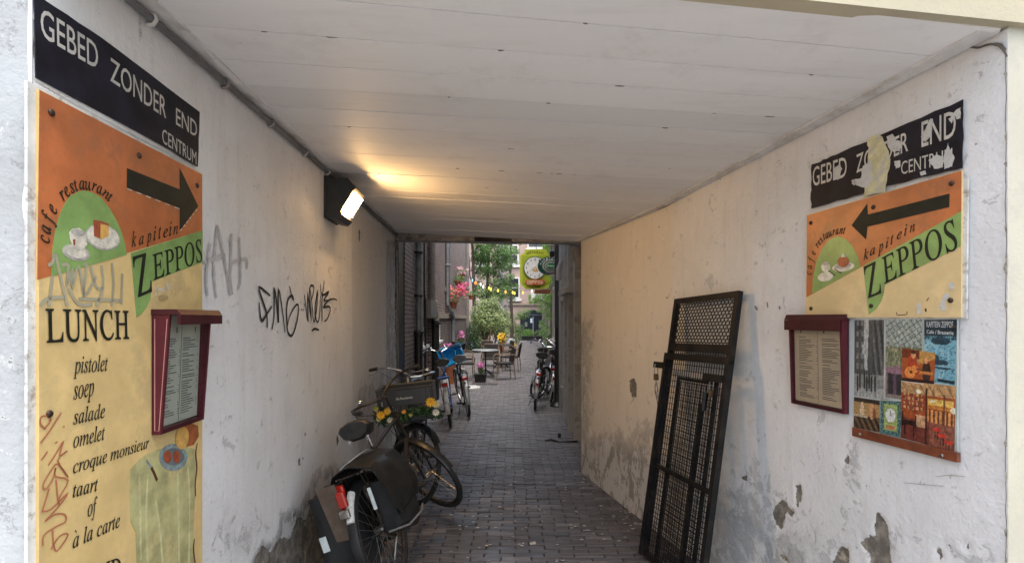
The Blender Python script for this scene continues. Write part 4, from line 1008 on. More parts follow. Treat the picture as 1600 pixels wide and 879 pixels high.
# litter
mb = MB()
LIT = mat('pale_litter', (.50, .48, .44), .8, var=.3, vs=9)
for i in range(210):
    y = rnd.choice((rnd.uniform(3.3, 6), rnd.uniform(3.3, 12), rnd.uniform(3.6, 4.3))); x = rnd.uniform(-.5, aright(y) - .05) if rnd.random() < .75 else aright(y) - abs(rnd.gauss(.05, .12))
    s = rnd.uniform(.004, .014); a = rnd.uniform(0, 3); n_ = rnd.choice((4, 5)); c = []
    for k in range(n_): an = a + 2 * math.pi * k / n_; q = s * rnd.uniform(.6, 1.2); c.append((x + q * 1.5 * math.cos(an), y + q * math.sin(an), .004 + rnd.uniform(0, .003)))
    mb.add(c, [tuple(range(n_))])
mb.build('litter', LIT, kind='stuff')
mb = MB()
for i in range(90):
    y = rnd.uniform(5.5, 11); x = aright(y) - abs(rnd.gauss(.05, .1)); s = rnd.uniform(.008, .02); a = rnd.uniform(0, 3)
    mb.add([(x + s * math.cos(a + k * 1.57) * (1.4 if k % 2 else .6), y + s * math.sin(a + k * 1.57), .004 + rnd.uniform(0, .01)) for k in range(4)], [(0, 1, 2, 3)])
mb.build('dead_leaves', mat('dead_leaf', (.30, .20, .10), .8, var=.5, vs=20), kind='stuff')
mb = MB()
for i in range(90):
    y = rnd.uniform(3.2, 5.3); x = (Xl(y) + .02 + abs(rnd.gauss(0, .05))) if rnd.random() < .45 else (Xr(y) - .02 - abs(rnd.gauss(0, .05))); s_ = rnd.uniform(.002, .005)
    v_ = [(x + s_ * math.cos(k * 2.1 + i), y + s_ * math.sin(k * 2.1 + i), .002) for k in range(3)]; mb.add(v_ + [(x, y, .002 + s_ * .9)], [(0, 1, 3), (1, 2, 3), (2, 0, 3)])
mb.build('plaster_crumbs', LIT, kind='stuff')
# paper scrap, iron drain cover and iron strip by the right wall
def gpt(px, py, z=0): y = F * (CAM_H - z) / (py - HZ); return Vector(((px - 800) / F * y, y, z))
mb = MB(); c = gpt(1006 - 175, 846)
for k, (px, py) in enumerate(((968 / 1, 829), (975, 831), (983, 833))): pass
t = tag(MB().add([gpt(827, 847, .003), gpt(836, 845, .006), gpt(838, 849, .004), gpt(829, 850, .002)], [(0, 1, 2, 3)]).build('paper_scrap', LIT), 'crumpled white paper scrap on the dark bricks in the passage', 'litter')
IRON = mat('wet_iron', (.03, .03, .032), .45, .5, var=.3, bump=.2)
gr = thing('drain_cover', 'flat square iron drain cover set in the alley paving before the terrace', 'drain cover', gpt(757, 600))
c = gpt(757, 600); MB().cbox((c.x, c.y, -.002), (.62, .34, .014), .003).build('frame', IRON, gr)
mb = MB()
for i in range(12): mb.cbox((c.x - .26 + i * .047, c.y, .006), (.02, .26, .006), .002)
mb.build('bars', STEEL, gr, kind='stuff')
st = thing('threshold_strip', 'curled iron strip lying across the gutter by the right alley wall', 'metal strip', gpt(878, 689))
a, b = gpt(851, 688), gpt(902, 690); p = [a, a.lerp(b, .2) + Vector((0, 0, .02)), a.lerp(b, .45) + Vector((0, -.05, .0)), a.lerp(b, .8) + Vector((0, -.04, .012)), b + Vector((0, 0, .01))]
MB().tube(p, .013, 6).build('strip', IRON, st)
MB().cbox(gpt(874, 683) + Vector((0, 0, .03)), (.04, .04, .06), .008).build('stub', IRON, st)

# ------------------------------------------------------------------ alley, left building
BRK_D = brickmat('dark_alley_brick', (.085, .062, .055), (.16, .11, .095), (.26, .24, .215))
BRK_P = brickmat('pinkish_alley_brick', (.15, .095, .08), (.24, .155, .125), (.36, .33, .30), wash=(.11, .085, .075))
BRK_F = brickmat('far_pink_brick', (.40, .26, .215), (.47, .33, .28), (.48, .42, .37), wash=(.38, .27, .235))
SAND = mat('sandstone', (.33, .28, .22), .85, var=.2, vs=6, bump=.3, bs=40, dirt=(.18, .15, .12))
DARK = mat('dark_opening', (.008, .008, .009), .4)
WGLASS = mat('window_glass', (.03, .035, .04), .08, var=.4, vs=2, spec=.8)
FRAMEW = mat('white_window_frame', (.68, .67, .63), .5, var=.08)
PIPEL = mat('light_zinc_pipe', (.30, .32, .34), .45, .3, var=.15); PIPEB = mat('beige_pipe', (.22, .20, .18), .6, var=.2); CAST = mat('black_cast_iron', (.014, .014, .014), .4, var=.3)
def wallquad(pl, Ya, Yb, z0, z1, off, m, name, parent, back=.3, zd=None):
    """wall piece with real thickness and UVs in metres"""
    ua_, ub_ = pl.uY(Ya), pl.uY(Yb); P = pl.P
    v = [P(ua_, z0, off), P(ub_, z0, off), P(ub_, z0, off - back), P(ua_, z0, off - back), P(ua_, z1, off), P(ub_, z1, off), P(ub_, z1, off - back), P(ua_, z1, off - back)]
    f = [(0, 1, 5, 4), (1, 2, 6, 5), (2, 3, 7, 6), (3, 0, 4, 7), (4, 5, 6, 7), (3, 2, 1, 0)]
    if pl.face > 0: pass
    else: f = [q[::-1] for q in f]
    f = [q[::-1] for q in f] if ((v[1] - v[0]).cross(v[4] - v[0]).dot(pl.n) < 0) == (pl.face > 0) else f
    ob = MB().add(v, f).build(name, m, parent); me = ob.data; uvl = me.uv_layers.new(name='UVMap')
    for p in me.polygons:
        for li, vi in zip(p.loop_indices, p.vertices):
            k = vi % 4; u = (ua_, ub_, ub_ + back, ua_ - back)[k]; uvl.data[li].uv = (u, z1 if vi > 3 else z0)
    me.update(); return ob
lb = thing('alley_house', 'tall brick house with drainpipes along the left side of the alley', 'building', AL.P(AL.uY(12), 0, 0))
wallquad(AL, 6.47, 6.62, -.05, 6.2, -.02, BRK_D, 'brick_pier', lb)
wallquad(AL, 6.62, 7.12, -.05, 2.9, -.012, DARK, 'door', lb, .1)  # flush black sheet: shade of the door recess put in as colour
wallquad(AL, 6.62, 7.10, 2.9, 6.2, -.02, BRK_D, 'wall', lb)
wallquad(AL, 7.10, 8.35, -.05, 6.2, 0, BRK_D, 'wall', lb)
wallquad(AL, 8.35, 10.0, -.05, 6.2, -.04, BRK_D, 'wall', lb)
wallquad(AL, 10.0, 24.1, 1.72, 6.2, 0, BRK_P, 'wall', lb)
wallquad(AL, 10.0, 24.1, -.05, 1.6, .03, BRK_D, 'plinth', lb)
mbx = wallquad(AL, 10.0, 24.15, 1.6, 1.72, .07, SAND, 'plinth_ledge', lb, .3)
wallquad(AL, 13.2, 16.0, 2.3, 2.42, .02, SAND, 'stone_band', lb, .2)
MB().hexa([Vector(q) for q in ((-2.20, 24.15, -.05), (-9, 24.15, -.05), (-9, 25, -.05), (-2.22, 25, -.05), (-2.20, 24.15, 6.2), (-9, 24.15, 6.2), (-9, 25, 6.2), (-2.22, 25, 6.2))]).build('gable_wall', BRK_D, lb)
for y in (16.6, 18.1, 20.6):
    w_ = wallquad(AL, y, y + .62, .55, 1.15, .034, DARK, 'cellar_window', lb, .02)
def windowbox(pl, Ya, Yb, z0, z1, parent, sill=True, off=.0):
    fr = wallquad(pl, Ya, Yb, z0, z1, off + .012, DARK, 'window', parent, .01)
    ua_, ub_ = pl.uY(Ya), pl.uY(Yb)
    for nm, aa, bb, cc, dd in (('frame', ua_, ub_, z1 - .06, z1), ('frame', ua_, ub_, z0, z0 + .06), ('frame', ua_, ua_ + .06, z0 + .06, z1 - .06), ('frame', ub_ - .06, ub_, z0 + .06, z1 - .06)):
        slab(pl, [(aa, cc), (bb, cc), (bb, dd), (aa, dd)], off + .013, off + .035).build(nm, FRAMEW if sill else SAND, fr)
    if sill: slab(pl, [(ua_ - .08, z0 - .05), (ub_ + .08, z0 - .05), (ub_ + .08, z0), (ua_ - .08, z0)], off + .0, off + .10).build('window_sill', FRAMEW, parent)
windowbox(AL, 8.55, 9.4, 1.12, 1.45, lb, off=-.04); windowbox(AL, 10.3, 11.4, 1.12, 1.5, lb, off=.03)
def pipe(name, label, pts, r, m, grp='drainpipes on the alley walls', collars=(), cm=None):
    t = thing(name, label, 'drainpipe', pts[0], grp); MB().tube(pts, r, 12).build('pipe', m, t, smooth=True)
    for z in collars:
        a = min(range(len(pts)), key=lambda i: abs(pts[i][2] - z)); MB().lathe([(r * 1.05, -.03), (r * 1.35, -.02), (r * 1.35, .02), (r * 1.05, .03)], 12, (pts[a][0], pts[a][1], z)).build('collar', cm or m, t, smooth=True)
    return t
def alp(px, z, off=.07): y = AL.Y(px); return tuple(AL.P(AL.uY(y), z, off))
t = pipe('drainpipe', 'fat downpipe, grey above and black cast iron below, nearest the passage on the left', [alp(647, 0), alp(647, 1.35), alp(647, 1.42)], .062, CAST, collars=(1.38,))
MB().tube([alp(647, 1.42), alp(647, 4), alp(647, 6.3)], .052, 12).build('upper_pipe', mat('grey_zinc', (.16, .175, .19), .4, .4, var=.25), t, smooth=True)
for z in (2.62, 1.95): MB().lathe([(.055, -.02), (.068, -.015), (.068, .015), (.055, .02)], 12, alp(647, z)).build('collar', CAST, t)
t = pipe('drainpipe', 'beige brown pipe ending in a dark elbow beside the meter box', [alp(672.5, 0, .09), alp(672.5, 1.0, .09), alp(672.5, 1.55, .09)], .085, CAST, collars=(1.5,))
MB().tube([alp(672.5, 1.55, .10), alp(672.5, 1.68, .10), alp(671, 1.80, .07), alp(670, 1.9, .06), alp(670, 6.3, .06)], .072, 12).build('upper_pipe', PIPEB, t, smooth=True)
t = pipe('drainpipe', 'slim pale grey downpipe with an offset bend in the middle of the left brick wall', [alp(696, 6.3, .06), alp(696, 1.95, .06), alp(697, 1.86, .08), alp(699.5, 1.74, .13), alp(700, 1.66, .14), alp(700, .95, .14)], .06, PIPEL, collars=(3.0, 1.7))
MB().tube([alp(700, .95, .14), alp(700, .86, .14), alp(699, .80, .18)], .055, 10).build('outlet', CAST, t, smooth=True)
t = pipe('drainpipe', 'grey pipe at the far corner of the left brick house', [alp(727.5, 0, .07), alp(727.5, 6.3, .07)], .10, PIPEB, collars=(3,))
pipe('cable_pipe', 'thin dark cable pipe running up from the meter box', [alp(660, 0, .05), alp(660, 1.8, .05), alp(659, 2.1, .04), alp(658, 6.3, .04)], .02, CAST)
pipe('cable_pipe', 'thin pipe just behind the fat downpipe on the left', [alp(654.5, 0, .05), alp(654.5, 6.3, .05)], .022, PIPEB)
mbx = thing('meter_box', 'grey metal meter box fixed to the left alley wall', 'box', alp(664, 1.7, 0))
y0, y1 = AL.Y(660), AL.Y(671.5)
slab(AL, [(AL.uY(y0), 1.60), (AL.uY(y1), 1.60), (AL.uY(y1), 1.93), (AL.uY(y0), 1.93)], .0, .14).build('case', mat('box_grey', (.12, .115, .11), .5, var=.15), mbx)
slab(AL, [(AL.uY(y0) + .03, 1.62), (AL.uY(y1) - .03, 1.62), (AL.uY(y1) - .03, 1.91), (AL.uY(y0) + .03, 1.91)], .14, .15).build('lid', mat('box_grey_light', (.15, .145, .14), .5), mbx)
y0 = AL.Y(676); q = AL.uY(y0); tag(slab(AL, [(q, 1.90), (q + .5, 1.90), (q + .5, 1.98), (q, 1.98)], .0, .04).build('notice_plate', FRAMEW), 'small white notice plate on the left brick wall above the ledge', 'plate')
# ------------------------------------------------------------------ alley, right building
GREYP = mat('grey_green_panelling', (.42, .41, .375), .55, var=.12, vs=5, bump=.12, dirt=(.27, .255, .23), ds=5)
GREYL = mat('pale_grey_panelling', (.46, .47, .48), .55, var=.12, dirt=(.3, .3, .3))
rb_ = thing('alley_shopfront', 'grey panelled shopfront with pilasters on the right side of the alley', 'building', AR.P(AR.uY(8), 0, 0))
wallquad(AR, 5.45, 9.35, -.05, 5.2, -.03, GREYP, 'wall', rb_, .5)
def bar(pl, Ya, Yb, z0, z1, o0, o1, m, name, parent): return slab(pl, [(pl.uY(Ya), z0), (pl.uY(Yb), z0), (pl.uY(Yb), z1), (pl.uY(Ya), z1)], o0, o1).build(name, m, parent)
for a, b, o, mm in ((5.55, 6.3, .015, GREYL), (6.7, 6.86, .07, GREYP), (7.22, 7.34, .10, GREYP), (7.5, 7.6, .05, GREYP), (7.85, 8.1, .09, GREYL), (8.95, 9.3, .05, GREYP)):
    bar(AR, a, b, -.04, 5.0, -.03, o, mm, 'pilaster', rb_)
for z in (.35, 1.9): bar(AR, 7.6, 7.85, z, z + .06, -.03, .06, GREYP, 'moulding', rb_); bar(AR, 8.1, 8.95, z, z + .07, -.03, .04, GREYP, 'moulding', rb_)
bar(AR, 7.62, 6.3, .42, 1.88, -.028, -.01, mat('panel_field', (.24, .235, .215), .55, dirt=(.15, .14, .13)), 'panel', rb_)
bar(AR, 7.0, 8.1, 1.95, 2.02, -.02, .16, GREYP, 'bracket_shelf', rb_)
def arp(px, z, off): y = AR.x0 / ((px - 800) / F - AR.k) if False else None
t = thing('rain_hopper', 'dirty white hopper and curved pipe high on the right beside the passage wall', 'drainpipe', (.80, 6.1, 2.4))
MB().tube([(.74, 6.0, 3.2), (.74, 6.0, 2.52), (.745, 6.0, 2.46)], .07, 12).build('pipe', mat('dirty_white_plastic', (.34, .33, .31), .5, dirt=(.16, .14, .12)), t, smooth=True)
MB().tube([(.745, 6.0, 2.46), (.765, 6.02, 2.36), (.80, 6.05, 2.27), (.86, 6.08, 2.2)], .065, 12).build('elbow', mat('dirty_white_plastic2', (.30, .29, .27), .5, dirt=(.14, .12, .10)), t, smooth=True)
t = thing('rain_hopper', 'small pale pipe elbow above the grey pilasters by the black post', 'drainpipe', (.8, 8.1, 2.5))
MB().tube([(.80, 8.1, 3.4), (.80, 8.1, 2.62), (.79, 8.1, 2.5), (.74, 8.1, 2.38), (.735, 8.1, 2.2)], .045, 10).build('pipe', GREYL, t, smooth=True)
# farther right side: brick with ivy
AR2 = Plane(.55, .045, -1)
rh = thing('alley_house', 'ivy covered brick house along the far right side of the alley', 'building', AR2.P(AR2.uY(20), 0, 0))
wallquad(AR2, 9.6, 41, -.05, 5.4, 0, BRK_P, 'wall', rh, .4)
wallquad(AR2, 9.5, 9.8, -.05, 5.3, .03, SAND, 'corner_quoin', rh, .4)
for y in (11, 14, 18.5): windowbox(AR2, y, y + 1.1, 1.0, 2.5, rh)
# black post
po_ = thing('street_post', 'black iron post standing by the grey shopfront with spikes near its top', 'post', gpt(871, 634))
c = gpt(871, 634)
MB().lathe([(.14, 0), (.14, .02), (.10, .06), (.065, .10), (.055, .3), (.05, 1.0)], 12, c).build('base', CAST, po_, smooth=True)
MB().tube([c + Vector((0, 0, 1.0)), c + Vector((0, 0, 1.42))], .045, 10).build('shaft', CAST, po_, smooth=True)
MB().tube([c + Vector((0, 0, 1.42)), c + Vector((0, 0, 1.47)), c + Vector((0, 0, 4.4))], .056, 12).build('upper_shaft', mat('slate_paint', (.045, .05, .06), .45), po_, smooth=True)
mb = MB()
for i in range(5):
    a = c + Vector((-.02 + i * .045, 0, 2.30 + .01 * i)); mb.tube([a, a + Vector((-.07, -.02, -.09)), a + Vector((-.09, -.03, -.13))], .008, 5)
    mb.build('spike', STEEL, po_); mb = MB()
# ------------------------------------------------------------------ far building closing the alley
YF = 41.0
fb = thing('end_house', 'pink brick house with white windows and arched door closing the far end of the alley', 'building', (1, YF, 0))
def fx(px): return (px - 800) / F * YF
def fz(py): return CAM_H + (HZ - py) / F * YF
def fwall(x0, x1, z0, z1, y0, y1, m, name, par):
    v = [(x0, y0, z0), (x1, y0, z0), (x1, y1, z0), (x0, y1, z0), (x0, y0, z1), (x1, y0, z1), (x1, y1, z1), (x0, y1, z1)]
    ob = MB().hexa(v).build(name, m, par); uvl = ob.data.uv_layers.new(name='UVMap')
    for p in ob.data.polygons:
        for li, vi in zip(p.loop_indices, p.vertices): q = v[vi]; uvl.data[li].uv = (q[0] + q[1], q[2])
    return ob
xs = [-14, fx(798), fx(810.5), 8]
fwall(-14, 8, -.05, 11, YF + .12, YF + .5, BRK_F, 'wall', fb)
def fwin(x0, x1, z0, z1, par, bars_=1):
    g_ = fwall(x0, x1, z0, z1, YF + .06, YF + .13, WGLASS, 'window', par)
    for a, b_, c_, d_ in ((x0 - .1, x0, z0 - .1, z1 + .1), (x1, x1 + .1, z0 - .1, z1 + .1), (x0, x1, z0 - .1, z0), (x0, x1, z1, z1 + .1)): fwall(a, b_, c_, d_, YF - .02, YF + .13, FRAMEW, 'frame', g_)
    zz = (z0 + z1) / 2; fwall(x0, x1, zz - .04, zz + .04, YF, YF + .07, FRAMEW, 'sash', g_)
    fwall(x0 - .25, x1 + .25, z0 - .32, z0 - .11, YF - .06, YF + .13, FRAMEW, 'window_sill', par)
fwin(fx(796), fx(808.5), fz(411), fz(384), fb); fwin(fx(797.5), fx(810), fz(464), fz(435), fb)
fwin(fx(750), fx(763), fz(411), fz(384), fb); fwin(fx(850), fx(862), fz(411), fz(384), fb)
fwin(fx(826), fx(848), 7.3, 8.3, fb)
fwall(fx(785), 8, fz(476.5), fz(473.5), YF + .0, YF + .13, SAND, 'stone_band', fb)
fwall(fx(829), fx(856), fz(470), fz(458), YF - .0, YF + .13, FRAMEW, 'fanlight_panel', fb)
# arch door
xa, xb = fx(813), fx(853); mb = MB(); n = 14; top = [(xa + (xb - xa) * i / n, fz(492) + math.sin(math.pi * i / n) * .42) for i in range(n + 1)]
pts = [(xa, 0)] + top + [(xb, 0)]; k = len(pts)
mb.add([(x, YF + .05, z) for x, z in pts] + [(x, YF + .14, z) for x, z in pts], [tuple(range(k)), tuple(range(2 * k - 1, k - 1, -1))] + [(i, k + i, k + (i + 1) % k, (i + 1) % k) for i in range(k)])
mb.v = mb.v; dr = mb.build('arched_door', mat('dark_blue_door', (.018, .022, .035), .35), fb)
fwall(fx(832), fx(834), 0, fz(494), YF - .02, YF + .05, mat('door_post_grey', (.2, .22, .26), .5), 'post', dr)
fwall(xa + .1, xb - .1, fz(492) - .02, fz(492) + .06, YF - .0, YF + .05, mat('door_rail', (.10, .11, .13), .5), 'rail', dr)
fwall(fx(828.5), fx(832), fz(504), fz(497), YF + .02, YF + .05, mat('white_note', (.62, .70, .74), .5), 'notice', dr)
fwall(fx(820), fx(824), fz(510), fz(503), YF + .02, YF + .05, mat('dim_note', (.16, .2, .15), .5), 'notice', dr)
for px in (781.5, 793, 786): 
    t = thing('drainpipe', {781.5: 'left of three thin pipes on the far pink house', 793: 'right of three thin pipes on the far pink house, next to the windows', 786: 'middle one of three thin pipes on the far pink house'}[px], 'drainpipe', (fx(px), YF, 0), 'drainpipes on the far house')
    MB().tube([(fx(px), YF - .02, 0), (fx(px), YF - .02, 10.8)], .07, 8).build('pipe', PIPEL, t, smooth=True)
# side walls around the courtyard (left of the bushes)
cw = thing('courtyard_wall', 'grey timber fence wall behind the trees on the left of the courtyard', 'wall', (-4.3, 33, 0))
for i in range(40):
    x = -5.0 + i * .0; 
GB = mat('weathered_board', (.25, .24, .22), .8, var=.25, dirt=(.14, .13, .12))
mbb = MB().cbox((0, 0, 2.7), (.17, .03, 5.6), .004).mesh('board', GB)
for i in range(22):
    o = bpy.data.objects.new('board', mbb); C.objects.link(o); o.parent = cw; o.location = (fx(727) + 4.2 - 4.3 + i * .18 + 0, rnd.uniform(-.01, .01) - 1.5, 0)
# ------------------------------------------------------------------ clock sign and oval sign
LIME = mat('lime_sign', (.50, .56, .045), .4, var=.08); LIMED = mat('olive_sign', (.34, .42, .03), .4, var=.1); SCARLET = mat('sign_orange', (.60, .15, .05), .4)
YS = 14.0
def sx(px): return (px - 800) / F * YS
def sz(py): return CAM_H + (HZ - py) / F * YS
def plate(pts, y, th, m, name, par, lab=None):
    n = len(pts); return MB().add([(sx(x) * y / YS, y, CAM_H + (HZ - yy) / F * y) for x, yy in pts] + [(sx(x) * y / YS, y + th, CAM_H + (HZ - yy) / F * y) for x, yy in pts],
        [tuple(range(n)), tuple(range(2 * n - 1, n - 1, -1))] + [(i, n + i, n + (i + 1) % n, (i + 1) % n) for i in range(n)]).build(name, m, par, label=lab)
cS = crop(720, 370, 8.7875)
ks = thing('clock_sign', 'lime green hanging cafe sign with a white clock face and orange lettering', 'sign', (sx(838), YS, sz(452)))
plate(cS([(838, 240), (845, 230), (868, 228), (885, 170), (1170, 165), (1195, 222), (1225, 240), (1225, 640), (1195, 690), (1160, 712), (885, 712), (845, 672), (828, 640), (812, 630), (815, 245)]), YS, .10, LIME, 'board', ks)
plate(cS([(840, 258), (1215, 250), (1218, 628), (1150, 640), (1090, 660), (960, 660), (850, 632)]), YS - .012, .012, LIMED, 'inner_panel', ks)
plate(cS(ell(1018, 425, 158, 162, 28)), YS - .03, .018, mat('clock_rim', (.10, .16, .03), .4), 'clock_rim', ks)
plate(cS(ell(1018, 425, 145, 149, 28)), YS - .036, .006, mat('clock_white', (.80, .80, .76), .35), 'clock_face', ks)
plate(cS([(885, 600), (900, 585), (960, 595), (1020, 575), (1080, 590), (1130, 575), (1160, 600), (1130, 650), (1060, 660), (1020, 650), (960, 665), (905, 645)]), YS - .05, .02, SCARLET, 'name_scroll', ks)
plate(cS([(945, 470), (1012, 418), (1018, 430)]), YS - .042, .004, CAKE2, 'clock_hand', ks); plate(cS([(1015, 415), (1030, 412), (1065, 462), (1055, 470)]), YS - .042, .004, CAKE2, 'clock_hand', ks)
plate(cS([(985, 452), (1060, 452), (1060, 474), (1000, 474)]), YS - .041, .003, CAKE2, 'clock_emblem', ks)
N3 = Vector((0, -1, 0))
def stext(s_, bl, br, tl, m, y, style='sans', fat=.01, par=ks):
    g_ = lambda p: Vector((sx(p[0]) * y / YS, y, CAM_H + (HZ - p[1]) / F * y)); a, b_, c_ = (g_(p) for p in cS([bl, br, tl]))
    return write3(MB(), s_, a, b_ - a, c_ - a, N3, style, fat).build('lettering', m, par)
for i, ch in enumerate('RESTAURANT'):
    x = 905 + i * 24; yb = 246 - 22 * math.sin(math.pi * i / 9); stext(ch, (x, yb), (x + 17, yb), (x, yb - 36), SIGNBLK, YS - .004)
for k, s_ in enumerate(('12', '1', '2', '3', '4', '5', '6', '7', '8', '9', '10', '11')):
    a = R(30 * k); x, y_ = 1018 + 118 * math.sin(a), 425 - 118 * math.cos(a)
    stext(s_, (x - 6 * len(s_), y_ + 17), (x + 7 * len(s_), y_ + 17), (x - 6 * len(s_), y_ - 17), mat('navy_numeral', (.03, .04, .12), .4), YS - .040, fat=.02)
for i, ch in enumerate('ZEPPOS'): x = 905 + i * 38; yb = 640 - 6 * math.sin(math.pi * i / 5) + 6; stext(ch, (x, yb), (x + 32, yb), (x, yb - 46), mat('sign_cream', (.75, .58, .38), .4), YS - .054, fat=.03)
stext('CAFE', (980, 704), (1085, 704), (980, 668), SIGNBLK, YS - .004, fat=.01)
MB().tube([(sx(838), YS + .05, sz(380)), (1.4, YS + .05, sz(380))], .018, 6).build('bracket', CAST, ks); MB().tube([(sx(838), YS + .05, sz(380)), (sx(838), YS + .05, sz(390))], .01, 6).build('hanger', CAST, ks)
sb = tag(plate([(836, 452), (861, 452), (860, 458), (835, 458)], YS + .3, .25, mat('salmon_canvas', (.62, .24, .17), .6), 'valance', None), 'narrow salmon red strip hanging directly under the lime clock sign', 'banner')
YO = 10.2
os_ = thing('oval_sign', 'dark green oval beer sign with white rings sticking out from the black post', 'sign', ((855 - 800) / F * YO, YO, 2.6))
def op(pts, y, th, m, name): return plate(cS(pts), y, th, m, name, os_)
DKGREEN = mat('sign_dark_green', (.012, .085, .06), .35)
op(ell(1205, 395, 148, 122, 32), YO, .12, DKGREEN, 'board'); op(ell(1232, 395, 114, 90, 28), YO - .008, .008, WHITE, 'ring'); op(ell(1232, 396, 96, 74, 28), YO - .014, .006, mat('sign_grey_green', (.22, .27, .22), .4), 'ring')
op(ell(1234, 396, 78, 56, 28), YO - .02, .006, WHITE, 'ring'); op(ell(1236, 396, 64, 40, 28), YO - .026, .006, mat('beer_green', (.02, .25, .07), .35), 'ring')
for i, ch in enumerate('KAPITEIN'):
    a = R(200 + i * 18 + 0); x, y_ = 1215 + 122 * math.cos(a) , 410 + 108 * math.sin(a); q = R(290 - 90 - (200 + i * 18)) if False else 0
    stext(ch, (x - 10, y_ + 12), (x + 12, y_ + 4), (x - 12, y_ - 18), WT, YO - .03, fat=.02, par=os_)
stext('Brand', (1180, 408), (1296, 408), (1180, 378), WT, YO - .032, 'italic', .03, par=os_)
plate(cS([(1150, 470), (1180, 500), (1300, 515), (1330, 500), (1330, 470), (1240, 488)]), YO - .03, .01, mat('sign_mauve', (.20, .15, .15), .5), 'lower_band', os_)
plate(cS([(1222, 200), (1285, 195), (1288, 250), (1262, 282), (1238, 280), (1222, 250)]), YO, .08, CAST, 'lantern', os_)
MB().tube([((855 - 800) / F * YO, YO + .06, 3.05), (.95, YO + .06, 3.05)], .015, 6).build('bracket', CAST, os_)

# ------------------------------------------------------------------ string of lights
cdl = thing('string_lights', 'sagging string of small coloured party bulbs across the courtyard', 'lights', (0, 19, 2.6))
bulbs = [(738, 438, 'b'), (743, 442, 'r'), (751, 444, 'w'), (755, 448, 'w'), (764, 450, 'y'), (767, 452, 'y'), (778, 454, 'y'), (790, 456, 'o'), (801, 457, 'y'), (804, 458, 'y'), (817, 457, 'y'), (831, 454.5, 'w')]
def lp3(px, py): y = 18 + (px - 738) * .02; return Vector(((px - 800) / F * y, y, CAM_H + (HZ - py) / F * y))
MB().tube([lp3(728, 431)] + [lp3(x, y - 2.5) for x, y, _ in bulbs] + [lp3(850, 450)], .008, 5).build('wire', CAST, cdl)
BC = {'b': (.25, .45, .95), 'r': (.9, .22, .03), 'w': (.95, .95, .85), 'y': (1, .62, .10), 'o': (.95, .42, .06)}
for x, y, k in bulbs:
    r_ = .034 if k in 'yo' else .028
    if k == 'r': r_ = .05
    MB().lathe([(.015, .06), (r_ * .8, .03), (r_, 0), (r_ * .8, -.035), (.012, -.055)], 10, lp3(x, y)).build('bulb', mat('bulb_' + {'b': 'blue', 'r': 'red', 'w': 'white', 'y': 'yellow', 'o': 'orange'}[k], BC[k], .3, emit=.6), cdl, smooth=True)

# ------------------------------------------------------------------ security gate leaning on the right wall
gate = thing('security_gate', 'black steel mesh gate leaning against the right wall', 'gate', (1.1, 3.1, 0))
TN, TF = RW.at(1170, 455, .035), RW.at(1067, 468, .035)      # top corners touch the wall
BN, BF = Vector((1.055, 2.815, .02)), Vector((.895, 3.44, .02))
W_ = (TF - TN).length; H_ = (TN - BN).length
gx = ((TF - TN) + (BF - BN)).normalized(); gyv = ((TN - BN) + (TF - BF)).normalized(); gn = gx.cross(gyv).normalized()
if gn.x > 0: gn = -gn
def G(a, b, o=0): # a metres from near edge, b metres up
    ta, tb = a / W_, b / H_; p = BN.lerp(BF, ta).lerp(TN.lerp(TF, ta), tb); return p + gn * o
def gbar(a0, a1, b0, b1, o0, o1, name, m, par=gate):
    return MB().hexa([G(a0, b0, o0), G(a1, b0, o0), G(a1, b0, o1), G(a0, b0, o1), G(a0, b1, o0), G(a1, b1, o0), G(a1, b1, o1), G(a0, b1, o1)]).build(name, m, par)
GP = mat('gate_paint', (.008, .008, .009), .42, spec=.3, var=.4, bump=.15, dirt=(.025, .018, .015), ds=14)
t = .032
gbar(0, t, 0, H_, 0, .032, 'frame_bar', GP); gbar(W_ - t, W_, 0, H_, 0, .032, 'frame_bar', GP)
hb = lambda py: (RW.uv(1168, py)[1] / TN.z) * H_
b_top = H_; rails = [(H_ - .034, H_), (H_ * .795, H_ * .825), (H_ * .34, H_ * .355), (.0, .04)]
for b0, b1 in rails: gbar(t, W_ - t, b0, b1, .001, .031, 'frame_rail', GP)
gbar(-.012, .022, 0, H_ * .775, .012, .046, 'outer_bar', GP); gbar(W_ - .02, W_ + .012, 0, H_ * .775, .012, .046, 'outer_bar', GP)
gbar(-.012, W_ + .012, H_ * .76, H_ * .785, .012, .046, 'outer_rail', GP)
mb = MB()   # expanded metal at the top
b0, b1 = rails[1][1], rails[0][0]; nx, ny = 18, 13; dx, dy = (W_ - 2 * t) / nx, (b1 - b0) / ny
for j in range(ny):
    for i in range(nx + 1):
        x = t + i * dx + (dx / 2 if j % 2 else 0); 
        if x > W_ - t + 1e-4: continue
        z = b0 + j * dy
        for sgn in (-1, 1):
            xe = x + sgn * dx / 2
            if xe < t - 1e-3 or xe > W_ - t + 1e-3: continue
            mb.tube([G(x, z, .016), G(x, z + dy * .38, .016), G(xe, z + dy * .62, .016), G(xe, z + dy, .016)], .0035, 4, cap=False)
mb.build('expanded_mesh', GP, gate, kind='stuff')
def grid(a0, a1, b0, b1, sa, sb, o, par, r=.0027):
    mb = MB(); a = a0 + sa
    while a < a1: mb.tube([G(a, b0, o), G(a, b1, o)], r, 4, cap=False); a += sa
    b = b0 + sb
    while b < b1: mb.tube([G(a0, b, o + .003), G(a1, b, o + .003)], r, 4, cap=False); b += sb
    return mb.build('wire_mesh', GP, par, kind='stuff')
grid(t, W_ - t, rails[2][1], rails[1][0], .0245, .038, .014, gate); grid(t, W_ - t, rails[3][1], rails[2][0], .0245, .030, .014, gate)
